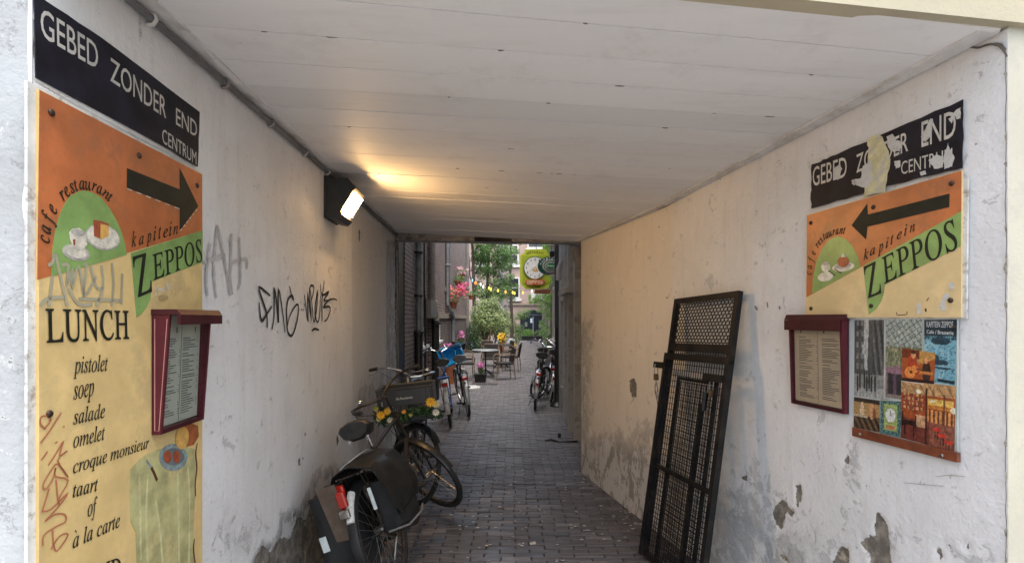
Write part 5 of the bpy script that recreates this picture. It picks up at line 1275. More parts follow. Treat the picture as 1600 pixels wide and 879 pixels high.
# inner wicket frame riveted behind
for a0, a1, b0, b1 in ((.125, .145, .04, H_ * .70), (W_ - .13, W_ - .115, .04, H_ * .70), (.145, W_ - .13, H_ * .688, H_ * .70)): gbar(a0, a1, b0, b1, -.012, .006, 'inner_bar', GP)
grid(.145, W_ - .13, .04, H_ * .685, .016, .021, -.006, gate, .0019)
gbar(.23, .262, .06, H_ * .62, -.01, .004, 'inner_bar', GP)
gbar(W_ - .01, W_ + .165, H_ * .722, H_ * .747, .01, .03, 'latch_arm', GP); gbar(.02, .19, H_ * .700, H_ * .725, .03, .055, 'latch_arm', GP)
def padlock(a, b, par):
    l = MB(); c = G(a, b, .03); l.tube([c + Vector((0, 0, .03)), c + Vector((.012, 0, .045)), c + Vector((.02, 0, .02)), c + Vector((.02, 0, -.03))], .0035, 6); l.tube([c + Vector((0, 0, .03)), c + Vector((-.004, 0, -.03))], .0035, 6)
    o = l.build('padlock', STEEL, par); MB().cbox(c + Vector((.008, 0, -.055)), (.034, .018, .045), .005).build('padlock_body', mat('old_brass', (.16, .10, .05), .4, .6, var=.3), o); return c
c = padlock(W_ + .135, H_ * .715, gate); mb = MB()
mb.tube([c + Vector((.008, 0, -.08)), c + Vector((.0, 0, -.13)), c + Vector((.014, .0, -.2))], .004, 6); mb.tube([c + Vector((.008, 0, -.08)), c + Vector((.02, 0, -.14)), c + Vector((.022, 0, -.21))], .004, 6); mb.build('chain_end', STEEL, gate)
padlock(.15, H_ * .69, gate)
MB().tube([G(.17, H_ * .66, .04), G(.168, H_ * .60, .04)], .014, 6).build('bolt', GP, gate)

# ------------------------------------------------------------------ bicycles
def arcpts(c, r, a0, a1, n, y=0): return [Vector((c[0] + r * math.cos(R(a0 + (a1 - a0) * i / (n - 1))), y, c[1] + r * math.sin(R(a0 + (a1 - a0) * i / (n - 1))))) for i in range(n)]
SPOKE = mat('spoke_steel', (.45, .44, .42), .35, .9, var=.2)
RIMM = mat('alloy_rim', (.42, .42, .42), .33, .9, var=.2, dirt=(.16, .11, .08), ds=20)
RIMD = mat('rusty_rim', (.10, .085, .075), .45, .7, var=.4, dirt=(.12, .055, .03), ds=20)
def bicycle(label, loc, heading, lean, steer, frame_m, fender_m, sporty=False, spokes=28, rim=RIMM, light=True, grip=PLBLACK, bar_m=CHROME, saddle_m=LEATHER, rack=True, guard=True, front_rack=False, skirt=False, tail_white=False, group=None, headlamp=None, wb=1.095):
    t = thing('bicycle', label, 'bicycle', loc, group, (lean, 0, heading))
    RW_, HB = .335, .345
    hub_r = Vector((0, 0, HB)); ax_t, ax_b = Vector((.845, 0, .93)), Vector((.945, 0, .68)); axd = (ax_t - ax_b).normalized()
    hub_f = Vector((wb, 0, HB))
    Ms = Matrix.Translation(ax_b) @ Matrix.Rotation(steer, 4, axd) @ Matrix.Translation(-ax_b)
    L = lambda mb, name, m, par=t, st=False, sm=True: (mb.xf(Ms) if st else mb).build(name, m, par, smooth=sm, world=False)
    def wheel(c, st):
        w_ = L(MB().tube(arcpts((c.x, c.z), .016 + .012, 0, 315, 8), .006, 6, closed=True), 'wheel', STEEL, st=st) if False else None
        hubm = MB().tube([c + Vector((0, -.045, 0)), c + Vector((0, -.03, 0)), c + Vector((0, .03, 0)), c + Vector((0, .045, 0))], [.012, .024, .024, .012], 10)
        w_ = L(hubm, 'wheel', STEEL, st=st)
        n = 40
        L(MB().tube(arcpts((c.x, c.z), RW_ - .012, 0, 360 - 360 / n, n), .021, 8, closed=True, upv=None), 'tyre', RUBBER, w_, st)
        L(MB().tube(arcpts((c.x, c.z), RW_ - .037, 0, 360 - 360 / n, n), .0095, 6, closed=True, sx=1.3), 'rim', rim, w_, st)
        sp = MB()
        for i in range(spokes):
            a = 2 * math.pi * i / spokes; sd_ = .028 if i % 2 else -.028; k = .55 * (1 if (i // 2) % 2 else -1)
            p = c + Vector((.022 * math.cos(a + k * 2.2), sd_, .022 * math.sin(a + k * 2.2))); q = c + Vector(((RW_ - .04) * math.cos(a), 0, (RW_ - .04) * math.sin(a)))
            sp.tube([p, q], .0013 if spokes > 24 else .0016, 3, cap=False)
        o = L(sp, 'spokes', SPOKE, w_, st, sm=False); o['kind'] = 'stuff'
        return w_
    wheel(hub_r, False); wheel(hub_f, True)
    bb = Vector((.46, 0, .29)); stt = Vector((.27, 0, .80))
    f = MB(); r_ = .0145
    f.tube([bb, stt], r_, 8); f.tube([ax_t + (ax_t - ax_b) * .02, ax_b], .018, 8)
    f.tube([ax_b + Vector((-.0, 0, .03)), bb], .0165, 8)
    if sporty or not skirt: f.tube([ax_t - Vector((-.01, 0, .05)), stt - Vector((0, 0, .02))], r_, 8)
    else: f.tube([ax_t - Vector((-.01, 0, .07)), Vector((.70, 0, .66)), Vector((.55, 0, .50)), Vector((.38, 0, .46))], r_, 8)
    for s_ in (-1, 1):
        f.tube([bb + Vector((0, s_ * .03, 0)), hub_r + Vector((0, s_ * .058, 0))], .008, 6); f.tube([stt - Vector((0, -s_ * .012, .04)), hub_r + Vector((0, s_ * .058, 0))], .0075, 6)
    f.tube([bb + Vector((0, -.035, 0)), bb + Vector((0, .035, 0))], .022, 8)
    L(f, 'frame', frame_m)
    fk = MB(); cr = ax_b - axd * .02; fk.tube([ax_b, cr - axd * .01], .02, 8)
    for s_ in (-1, 1): fk.tube([cr + Vector((0, 0, -.005)), cr + Vector((.005, s_ * .045, -.03)), cr.lerp(hub_f, .6) + Vector((-.02, s_ * .05, 0)), hub_f + Vector((0, s_ * .05, 0))], [.013, .013, .011, .009], 8)
    L(fk, 'fork', frame_m, st=True)
    # mudguards
    def guardm(c, a0, a1, st, m_, name='mudguard'):
        pts = arcpts((c.x, c.z), RW_ + .022, a0, a1, 18); mb = MB(); prof = [(-.031, -.016), (-.026, -.003), (0, .004), (.026, -.003), (.031, -.016)]
        vs = []; 
        for i, p in enumerate(pts):
            rad = (p - c).normalized()
            for yy, rr_ in prof: vs.append(p + rad * rr_ + Vector((0, yy, 0)))
            for yy, rr_ in prof: vs.append(p + rad * (rr_ - .002) + Vector((0, yy * .95, 0)))
        fs = []
        for i in range(len(pts) - 1):
            for k in range(4): fs.append((i * 10 + k, i * 10 + k + 1, i * 10 + k + 11, i * 10 + k + 10)); fs.append((i * 10 + 5 + k + 1, i * 10 + 5 + k, i * 10 + 15 + k, i * 10 + 15 + k + 1))
        mb.add(vs, fs)
        for s_ in (-1, 1): mb.tube([c + Vector((0, s_ * .05, 0)), pts[-3] + Vector((0, s_ * .03, 0))], .0028, 5)
        return L(mb, name, m_, st=st)
    guardm(hub_r, 20, 195, False, fender_m); guardm(hub_f, 40, 182, True, fender_m)
    if tail_white:
        g_ = L(MB().tube(arcpts((0, HB), RW_ + .024, 124, 152, 7), .028, 8, sx=.8), 'white_tail_guard', WHITE)
    # saddle with post
    sa = MB(); sec = [(-.15, .095, .085), (-.12, .115, .105), (-.05, .105, .10), (.03, .065, .085), (.09, .036, .07), (.125, .024, .05)]
    vs = []
    for x, wy, h in sec:
        for k in range(10): a = 2 * math.pi * k / 10; vs.append((.235 + x, wy * math.cos(a), .955 + (h * .45 * math.sin(a) if math.sin(a) > 0 else h * .8 * math.sin(a)) + (x < -.1) * .012))
    fs = [tuple(range(10)), tuple(range(59, 49, -1))] + [(i * 10 + k, (i + 1) * 10 + k, (i + 1) * 10 + (k + 1) % 10, i * 10 + (k + 1) % 10) for i in range(5) for k in range(10)]
    sa.add(vs, [q[::-1] for q in fs]); sad = L(sa, 'saddle', saddle_m)
    sp = MB().tube([stt, Vector((.243, 0, .93))], .012, 8)
    for s_ in (-1, 1):
        sp.tube([(.10, s_ * .06, .925), (.16, s_ * .045, .90), (.27, s_ * .03, .91), (.34, s_ * .012, .94)], .0035, 5)
        sp.tube([(.115 + math.cos(k * .9) * .001, s_ * .06 + .014 * math.cos(k * 1.2), .87 + k * .0032 + .014 * 0) for k in range(16)], .003, 4)
    L(sp, 'seat_post', CHROME, sad)
    # bars
    hb_ = MB(); st0 = ax_t + axd * .02; st1 = ax_t + axd * .14
    hb_.tube([st0, st1, st1 + Vector((.03, 0, .01))], .0115, 8)
    if sporty: P_ = [Vector((.03, 0, .01)), Vector((.05, .08, .02)), Vector((.02, .16, .06)), Vector((-.03, .24, .07)), Vector((-.09, .31, .06))]
    else: P_ = [Vector((.03, 0, .01)), Vector((.085, .07, .03)), Vector((.10, .15, .06)), Vector((.05, .25, .075)), Vector((-.06, .295, .055)), Vector((-.15, .30, .035))]
    for s_ in (-1, 1): hb_.tube([st1 + Vector((p.x, p.y * s_, p.z)) for p in P_], .0108, 8)
    hnd = L(hb_, 'handlebar', bar_m, st=True)
    for s_ in (-1, 1):
        e0, e1 = (st1 + Vector((p.x, p.y * s_, p.z)) for p in P_[-2:]); d_ = (e1 - e0).normalized()
        L(MB().tube([e1 - d_ * .105, e1 - d_ * .1, e1, e1 + d_ * .02], [.013, .0165, .0165, .012], 8), 'grip', grip, hnd, True)
        L(MB().tube([e0 + Vector((.02, 0, -.02)), e0 + d_ * .02 + Vector((.01, s_ * .01, -.045)), e1 + Vector((0, s_ * .012, -.05))], .0045, 5), 'brake_lever', CHROME, hnd, True)
        L(MB().tube([e0 + Vector((.02, 0, -.02)), st1 + Vector((.12, s_ * .1, -.06)), cr + Vector((.05, s_ * .02, .05))], .0028, 4), 'brake_cable', PLBLACK, hnd, True)
    L(MB().lathe([(.008, -.01), (.027, .0), (.027, .008), (.02, .018), (.006, .024)], 12, st1 + Vector((.06, .16, .085))), 'bell', CHROME, hnd, True)
    # drivetrain
    dr = MB()
    for s_, a in ((-1, 35), (1, 215)):
        d_ = Vector((math.cos(R(a)), 0, math.sin(R(a)))) * .17; dr.tube([bb + Vector((0, s_ * .045, 0)), bb + d_ + Vector((0, s_ * .055, 0))], .009, 6)
    ck = L(dr, 'crank', CHROME)
    for s_, a in ((-1, 35), (1, 215)):
        d_ = Vector((math.cos(R(a)), 0, math.sin(R(a)))) * .17; L(MB().cbox(bb + d_ + Vector((0, s_ * .105, 0)), (.085, .085, .024), .005), 'pedal', PLBLACK, ck, sm=False)
    if guard:
        pts = [(.56, .30), (.52, .385), (.44, .40), (0, .40), (-.055, .345), (0, .295), (.42, .185), (.52, .21)]; n_ = len(pts)
        L(MB().add([(x, -.035, z) for x, z in pts] + [(x, -.062, z) for x, z in pts], [tuple(range(n_ - 1, -1, -1)), tuple(range(n_, 2 * n_))] + [(i, (i + 1) % n_, n_ + (i + 1) % n_, n_ + i) for i in range(n_)]), 'chain_guard', frame_m if not sporty else PLBLACK, sm=False)
    else:
        L(MB().lathe([(.085, -.003), (.095, 0), (.085, .003)], 20, bb + Vector((0, -.042, 0)), Matrix.Rotation(R(90), 3, 'X')), 'chain_ring', STEEL)
        L(MB().tube([bb + Vector((0, -.042, .09)), hub_r + Vector((0, -.042, .035))], .003, 4).tube([bb + Vector((0, -.042, -.09)), hub_r + Vector((0, -.042, -.035))], .003, 4), 'chain', STEEL)
    L(MB().tube([(.40, .05, .27), (.30, .13, .03), (.32, .15, .008)], .008, 6), 'kickstand', STEEL)
    if rack:
        rk = MB()
        for s_ in (-1, 1):
            rk.tube([(.20, s_ * .05, .74), (-.20, s_ * .065, .745), (-.24, s_ * .04, .745)], .0055, 6); rk.tube([(-.10, s_ * .065, .742), (-.02, s_ * .06, .38)], .005, 6); rk.tube([(-.16, s_ * .065, .742), (-.02, s_ * .06, .38)], .005, 6)
        for x in (-.22, -.08, .06, .18): rk.tube([(x, -.055, .742), (x, .055, .742)], .005, 6)
        rk.tube([(.18, 0, .745), (-.22, 0, .745)], .005, 6); L(rk, 'luggage_rack', BLACK if frame_m is not RUSTY else RUSTY)
    if light:
        refl = loc[0] > 0 or group is None
        lm = L(MB().cbox((-.275, 0, .66 if rack else .60), (.05, .085, .06), .012), 'rear_lamp', REDLENS, sm=False)
        L(MB().cbox((-.245, 0, .66 if rack else .60), (.02, .06, .045), .004), 'lamp_housing', PLBLACK, lm, sm=False)
        if refl: L(MB().cbox((-.352, 0, .50), (.02, .05, .05), .008), 'reflector', REDLENS, sm=False)
    if headlamp:
        L(MB().tube([(1.00, 0, .80), (1.03, 0, .80), (1.08, 0, .80), (1.10, 0, .80)], [.015, .045, .055, .05], 12), 'headlamp', headlamp, st=True)
    if front_rack:
        fr = MB()
        for s_ in (-1, 1):
            fr.tube([(.90, s_ * .14, .742), (1.26, s_ * .14, .742)], .007, 6); fr.tube([(1.20, s_ * .14, .742), hub_f + Vector((0, s_ * .06, 0))], .006, 6); fr.tube([(.96, s_ * .14, .742), hub_f + Vector((0, s_ * .06, 0))], .006, 6)
        for x in (.90, .99, 1.08, 1.17, 1.26): fr.tube([(x, -.14, .742), (x, .14, .742)], .006, 6)
        L(fr, 'front_carrier', BLACK)
    return t, Ms
def carried(name, label, cat, bike):   # a thing resting on a bicycle: same frame of reference, top-level
    t = thing(name, label, cat, tuple(bike.location), None, tuple(bike.rotation_euler)); return t

# 1: rusty bicycle with the double pannier, leaning on the left wall
p1 = Vector((-.675, 3.09, 0)); p1f = Vector((-.585, 4.12, 0)); h1 = math.atan2(p1f.y - p1.y, p1f.x - p1.x)
b1, M1 = bicycle('old rusty black bicycle with rear panniers leaning on the left wall, nearest the camera', p1, h1, R(-20), R(52), RUSTY, BLACK, spokes=32, rim=RIMD, rack=True, light=False, tail_white=True, bar_m=RUSTY, guard=True, wb=1.04)
FAB = mat('black_tarpaulin', (.010, .0105, .011), .45, spec=.35, var=.35, vs=7, bump=.7, bs=12, dirt=(.018, .019, .02), ds=10)
FAB2 = mat('worn_black_canvas', (.012, .012, .013), .75, var=.3, vs=9, bump=.5, bs=25)
pan = carried('double_pannier', 'black double pannier bag with open flap slung over the rusty bicycle', 'bag', b1)
LB = lambda mb, n_, m_, par=pan, sm=False: mb.build(n_, m_, par, smooth=sm, world=False)
def softbox(c, d, seed, k=3):   # bulging, creased cloth box
    mb = MB(); n = 6; r = random.Random(seed); g = {}
    idx = {}
    def P3(i, j, l):
        x, y, z = (2 * q / n - 1 for q in (i, j, l)); b = 1 + .10 * (1 - x * x) * (1 - z * z); v = Vector((x * d[0] / 2 * (1 + .04 * (1 - z * z)), y * d[1] / 2 * b * (1 - .25 * max(0, z)), z * d[2] / 2))
        v.x *= 1 - .06 * (abs(y) ** 6); v.z *= 1 - .05 * (abs(x * y) ** 2)
        nz = noise.noise_vector(Vector((v.x * 9 + seed, v.y * 9, v.z * 9))) * .026; return v + nz + Vector(c)
    def vid(i, j, l):
        if (i, j, l) not in idx: idx[(i, j, l)] = len(mb.v); mb.v.append(tuple(P3(i, j, l)))
        return idx[(i, j, l)]
    for a in range(n):
        for b in range(n):
            for fx_, q in ((0, 1), (n, 0)):
                for ax in range(3):
                    def mk(u, v): t = [u, v]; t.insert(ax, fx_); return vid(*t)
                    f_ = (mk(a, b), mk(a + 1, b), mk(a + 1, b + 1), mk(a, b + 1)); 
                    if (fx_ == 0) != (ax == 1): f_ = f_[::-1]
                    mb.f.append(f_); mb.m.append(0)
    return mb
LB(softbox((-.055, .165, .44), (.41, .17, .52), 3), 'left_bag', FAB2, sm=True)
LB(softbox((.05, -.130, .50), (.34, .12, .30), 8), 'right_bag', FAB2, sm=True)
# flap draped over rack and right bag
mb = MB(); nx, ny = 12, 18; prof = [(.10, .70), (.06, .775), (0, .79), (-.07, .785), (-.16, .75), (-.20, .67), (-.218, .58), (-.228, .50), (-.215, .43)]
def pr_at(t): 
    k = t * (len(prof) - 1); i = min(int(k), len(prof) - 2); f_ = k - i; return (prof[i][0] * (1 - f_) + prof[i + 1][0] * f_, prof[i][1] * (1 - f_) + prof[i + 1][1] * f_)
for i in range(nx + 1):
    for j in range(ny + 1):
        yy, zz = pr_at(j / ny); x = -.235 + .43 * i / nx + .05 * (j / ny); nv = noise.noise(Vector((x * 7, j * .35, 2))) * .030 + noise.noise(Vector((x * 18, j * .9, 4))) * .012
        mb.v.append((x, yy - nv * (j / ny), zz + nv * (1 - j / ny) * .8 + .012 * math.sin(i / nx * math.pi)))
mb.f = [(i * (ny + 1) + j, i * (ny + 1) + j + 1, (i + 1) * (ny + 1) + j + 1, (i + 1) * (ny + 1) + j) for i in range(nx) for j in range(ny)]; mb.m = [0] * len(mb.f)
n0 = len(mb.v); top = list(mb.v); mb.v += [(x + .001, y + .006, z - .006) for x, y, z in top]; mb.f += [tuple(q + n0 for q in f_[::-1]) for f_ in list(mb.f)]
rim_ = [j for j in range(ny + 1)]; 
edge_ = [(0 * (ny + 1) + j) for j in range(ny + 1)] + [(i * (ny + 1) + ny) for i in range(1, nx + 1)] + [(nx * (ny + 1) + j) for j in range(ny - 1, -1, -1)] + [i * (ny + 1) for i in range(nx - 1, 0, -1)]
mb.f += [(edge_[i], edge_[(i + 1) % len(edge_)], edge_[(i + 1) % len(edge_)] + n0, edge_[i] + n0) for i in range(len(edge_))]; mb.m = [0] * len(mb.f)
LB(mb, 'flap', FAB, sm=True)
mb = MB(); mb.tube([mb_ for mb_ in [(x, y - .002, z + .003) for x, y, z in [top[i * (ny + 1) + ny] for i in range(nx + 1)]]], .004, 5); LB(mb, 'flap_hem', FAB)
LB(MB().hexa([Vector(q) for q in ((-.272, .05, .42), (-.262, .05, .42), (-.262, .135, .43), (-.272, .135, .43), (-.268, .045, .735), (-.258, .045, .735), (-.258, .16, .735), (-.268, .16, .735))]), 'stiffener_board', mat('brown_hardboard', (.11, .075, .055), .7, var=.25))
LB(MB().cbox((-.276, .205, .44), (.008, .04, .085), .002), 'reflective_strip', mat('reflective_white', (.55, .60, .60), .3))
LB(MB().cbox((-.20, -.105, .58), (.012, .02, .13), .003), 'reflective_strip', mat('reflective_white', (.55, .60, .60), .3))
mb = MB().tube([(-.19, -.13, .37), (-.05, -.20, .335), (.10, -.235, .345), (.20, -.22, .36)], .007, 5); LB(mb, 'strap', mat('grey_strap', (.16, .16, .16), .5))
LB(MB().tube([(.23, -.02, .78), (.10, -.03, .815), (-.08, -.02, .812), (-.2, .02, .79)], .006, 5), 'silver_strap', mat('strap_light', (.30, .31, .33), .35))
# rear lamp on the mudguard end
rl = MB().cbox((-.318, .005, .65), (.034, .05, .092), .01).build('rear_lamp', mat('red_lens_bright', (.34, .02, .012), .2), b1, world=False)
MB().cbox((-.338, .005, .575), (.028, .055, .05), .006).build('lamp_bracket', STEEL, b1, world=False)
MB().cbox((-.20, .07, .68), (.03, .07, .06), .008).build('reflector', REDLENS, b1, world=False)

# 2: bicycle facing us with the crate and flowers
p2f = Vector((-.80, 4.42, 0)); h2 = R(-90 + 9); p2 = p2f - Vector((math.cos(h2), math.sin(h2), 0)) * 1.10
b2, M2 = bicycle('black bicycle with a crate of flowers over its front wheel, behind the rusty bicycle', p2, h2, R(6), R(38), RUSTY, BLACK, spokes=32, rim=RIMM, front_rack=True, headlamp=mat('copper_lamp', (.22, .10, .045), .3, .8, var=.3), light=True)
cr_ = carried('crate', 'black plastic crate with worn white lettering on the front carrier of a bicycle', 'crate', b2)
CRM = mat('black_crate_plastic', (.028, .029, .031), .38, var=.15, bump=.08, bs=80)
MF = Matrix.Translation((1.12, 0, 0)) @ Matrix.Rotation(R(-5), 4, 'Z') @ Matrix.Translation((-1.12, 0, 0))
cx0, cw, cdp, z0, z1 = 1.12, .45, .32, .755, 1.03
def CB(mb, n_, m_, par=cr_): return mb.xf(MF).build(n_, m_, par, world=False)
CB(MB().cbox((cx0, 0, z0 + .006), (cdp, cw, .012), .003), 'bottom', CRM)
def crate_wall(c, d, nm):   # solid upper band, slatted lower band
    mb = MB(); x, y = c; dx, dy = d; mb.cbox((x, y, z1 - .07), (dx, dy, .14), .003); mb.cbox((x, y, z0 + .022), (dx, dy, .02), .003); return mb
for nm, c, d in (('front_wall', (cx0 + cdp / 2, 0), (.012, cw)), ('rear_wall', (cx0 - cdp / 2, 0), (.012, cw)), ('side_wall', (cx0, cw / 2), (cdp - .013, .012)), ('side_wall', (cx0, -cw / 2), (cdp - .013, .012))):
    o = CB(crate_wall(c, d, nm), nm, CRM); mb = MB(); L_ = d[1] if d[0] < .02 else d[0]
    k = int(L_ / .017)
    for i in range(k + 1):
        q = -L_ / 2 + .008 + i * (L_ - .016) / k
        mb.cbox((c[0] + (0 if d[0] < .02 else q), c[1] + (q if d[0] < .02 else 0), (z0 + .032 + z1 - .14) / 2), (.008 if d[0] < .02 else .006, .006 if d[0] < .02 else .008, z1 - .14 - z0 - .032), .001)
    CB(mb, 'slats', CRM, o)['kind'] = 'stuff'
CB(MB().tube([(cx0 + cdp / 2 + .006, -cw / 2 - .006, z1), (cx0 + cdp / 2 + .006, cw / 2 + .006, z1), (cx0 - cdp / 2 - .006, cw / 2 + .006, z1), (cx0 - cdp / 2 - .006, -cw / 2 - .006, z1)], .008, 6, closed=True), 'rim', CRM)
for s_ in (-1, 1):
    for dy in (.0, .035): CB(MB().cbox((cx0 + cdp / 2 + .009, s_ * (cw / 2 - .012 - dy), (z0 + z1) / 2), (.008, .008, z1 - z0 - .01), .002), 'rib', CRM)
fp = lambda y, z: Vector((cx0 + cdp / 2 + .0072, y, z))
mb = write3(MB(), 'De Fietsfabriek', fp(-.07, z1 - .088), Vector((0, .135, 0)), Vector((0, 0, .018)), Vector((1, 0, 0)), 'sans', .012); CB(mb, 'lettering', mat('worn_white_print', (.5, .5, .46), .5))
CB(MB().cbox((cx0 + cdp / 2 + .007, -.185, z1 - .11), (.002, .018, .035), .0005), 'scratch', mat('grey_print', (.25, .26, .27), .5))
# garland
def leaf_mesh(n, place, size, r, jitter=1.0, aspect=.55):
    mb = MB(); vals = []
    for _ in range(n):
        p, nv = place(r); s = size * r.uniform(.6, 1.25); nv = (nv + Vector((r.uniform(-1, 1), r.uniform(-1, 1), r.uniform(-1, 1))) * jitter)
        if nv.length < 1e-3: nv = Vector((0, 0, 1))
        nv.normalize(); a = nv.orthogonal().normalized(); a = Matrix.Rotation(r.uniform(0, 6.28), 3, nv) @ a; b = nv.cross(a) * aspect
        p = Vector(p); mb.add([p - a * s * .5, p + b * s * .38 + nv * s * .08, p + a * s * .5, p - b * s * .38 + nv * s * .08], [(0, 1, 2), (0, 2, 3)])
        v = r.random(); vals += [v, min(1, v + .1)]
    return mb, vals
def leaves(name, m_, par, n, place, size, seed, kind=None, world=True, **k):
    mb, vals = leaf_mesh(n, place, size, random.Random(seed), **k); o = mb.build(name, m_, par, world=world, kind=kind); faceattr(o.data, 'rnd', vals); return o
gar = carried('flower_garland', 'garland of yellow and white flowers with dark leaves tied round the black crate', 'flowers', b2)
DKL = leafmat('dark_garland_leaf', (.008, .022, .006), (.03, .075, .02), .1)
o = leaves('leaves', DKL, gar, 620, lambda r: ((lambda q: ((cx0 + cdp / 2 + r.uniform(.0, .05)), q, z0 + .055 + .028 * math.sin(q * 16) + r.gauss(0, .022)))(r.uniform(-cw / 2 - .05, cw / 2 + .04)), Vector((1, 0, 0))), .042, 4, kind='stuff', world=False, jitter=.8)
for i, (y_, z_, s_, col) in enumerate(((-.215, .845, .050, 'y'), (-.16, .87, .042, 'y'), (-.135, .885, .034, 'c'), (-.03, .85, .026, 'o'), (.19, .90, .056, 'y'), (.235, .875, .042, 'c'), (.225, .81, .042, 'w'), (-.145, .795, .036, 'w'), (-.245, .905, .03, 'g'), (-.235, .815, .03, 'c'), (.02, .815, .022, 'g'))):
    s_ *= .84; c = Vector((cx0 + cdp / 2 + .055, y_, z_)); mb = MB(); n_ = 11
    for ring in (0, 1):
        for k in range(n_):
            a = 2 * math.pi * (k + ring * .5) / n_; d_ = Vector((0.25 + .3 * ring, math.cos(a), math.sin(a))).normalized(); t_ = Vector((0, -math.sin(a), math.cos(a))); s2 = s_ * (1 - .3 * ring)
            mb.add([c, c + d_ * s2 * .55 + t_ * s2 * .2, c + d_ * s2, c + d_ * s2 * .55 - t_ * s2 * .2], [(0, 1, 2, 3)])
    fl_ = mb.build('flower', mat('petal_' + col, {'y': (.78, .42, .02), 'o': (.70, .28, .03), 'w': (.62, .62, .52), 'c': (.62, .56, .26), 'g': (.32, .34, .06)}[col], .6, var=.15), gar, world=False)
    MB().lathe([(.3 * s_ * .5, 0), (.2 * s_ * .6, .006), (.001, .009)], 8, c + Vector((.012, 0, 0)), Matrix.Rotation(R(90), 3, 'Y')).build('flower_centre', mat('flower_eye', (.60, .33, .03), .7), fl_, world=False)

# 3, 4: two parked in the alley on the left; 5, 6 on the right
BLUEF = mat('blue_enamel', (.03, .09, .30), .3, var=.1); BLK2 = mat('black_enamel', (.012, .012, .014), .3, var=.2); SILV = mat('silver_paint', (.45, .46, .48), .35, .6, var=.1)
GREYS = mat('grey_vinyl', (.10, .10, .11), .35, var=.3)
b3, M3 = bicycle('blue bicycle with white mudguard and dark saddle, parked by the left alley pipes', (-.90, 7.55, 0), R(97), R(-8), R(6), BLUEF, WHITE, spokes=20, group='bicycles parked in the alley')
b4, M4 = bicycle('black bicycle with grey saddle and silver mudguard, just right of the blue bicycle', (-.70, 8.35, 0), R(101), R(-9), R(8), BLK2, SILV, spokes=20, saddle_m=GREYS, group='bicycles parked in the alley')
b5, M5 = bicycle('black bicycle with red rear lamp and silver handlebar, standing left of the black post', (.40, 8.95, 0), R(84), R(7), R(-30), BLK2, SILV, spokes=20, group='bicycles parked in the alley')
b7, M7 = bicycle('black bicycle at the back of the right hand cluster, beyond the post', (.55, 10.3, 0), R(86), R(4), R(15), BLK2, BLK2, spokes=20, group='bicycles parked in the alley')
b6, M6 = bicycle('dark bicycle squeezed between the black post and the grey shopfront', (.74, 9.75, 0), R(88), R(5), R(-12), BLK2, SILV, spokes=20, group='bicycles parked in the alley')
MB().cbox((-.29, 0, .77), (.10, .17, .025), .006).build('rack_plate', mat('blue_plastic', (.05, .10, .32), .35), b3, world=False)
bc = thing('crate', 'bright blue plastic crate tilted on the front of the bicycles in the alley', 'crate', (0, 0, 0))
BLC = mat('bright_blue_plastic', (.02, .36, .72), .35, var=.08); BLC2 = mat('bright_blue_inner', (.03, .42, .78), .4, var=.08)
bc.location = (-1.06, 9.15, .90); bc.rotation_euler = (R(68), R(-20), R(2))
for nm, c, d in (('bottom', (0, 0, .005), (.40, .28, .01)), ('side_wall', (0, .14, .075), (.40, .012, .15)), ('side_wall', (0, -.14, .075), (.40, .012, .15)), ('end_wall', (.2, 0, .075), (.012, .265, .15)), ('end_wall', (-.2, 0, .075), (.012, .265, .15))):
    MB().cbox(c, d, .003).build(nm, BLC2 if nm == 'bottom' else BLC, bc, world=False)
MB().tube([(.215, .155, .15), (-.215, .155, .15), (-.215, -.155, .15), (.215, -.155, .15)], .014, 6, closed=True).build('rim', BLC, bc, world=False)
MB().tube([(.06, .06, .0), (.10, -.04, -.0)], .012, 6).build('handle_slot', BLC, bc, world=False)

# ------------------------------------------------------------------ terrace
WICK = mat('dark_wicker', (.022, .018, .015), .7, var=.4, vs=60, bump=.5, bs=150); BAMB = mat('bamboo_look_frame', (.22, .15, .09), .5, var=.25, vs=30); METAL_T = mat('table_metal', (.42, .44, .45), .35, .5)
def armchair(label, loc, rz):
    t = thing('wicker_armchair', label, 'chair', loc, 'armchairs round the terrace tables', (0, 0, rz)); L_ = lambda mb, n_, m_: mb.build(n_, m_, t, world=False, smooth=False)
    L_(MB().cbox((0, 0, .43), (.44, .44, .05), .012), 'seat', WICK)
    bk = L_(MB().hexa([Vector(q) for q in ((-.21, .20, .45), (.21, .20, .45), (.21, .225, .45), (-.21, .225, .45), (-.20, .27, .82), (.20, .27, .82), (.20, .29, .82), (-.20, .29, .82))]), 'backrest', WICK)
    MB().tube([(-.225, .215, .42), (-.215, .285, .80), (-.18, .29, .845), (.18, .29, .845), (.215, .285, .80), (.225, .215, .42)], .013, 6).build('back_frame', BAMB, bk, world=False)
    for s_ in (-1, 1):
        L_(MB().tube([(s_ * .225, .22, .42), (s_ * .235, .26, 0)], .0125, 6), 'leg', BAMB); L_(MB().tube([(s_ * .225, -.21, .42), (s_ * .24, -.24, 0)], .0125, 6), 'leg', BAMB)
        L_(MB().tube([(s_ * .215, .255, .66), (s_ * .26, .05, .66), (s_ * .26, -.16, .645), (s_ * .25, -.23, .58), (s_ * .23, -.21, .43)], .015, 6), 'armrest', BAMB)
    return t
ch = armchair('wicker armchair backing onto the left wall, left of the round terrace table', (-1.22, 13.3, 0), R(100))
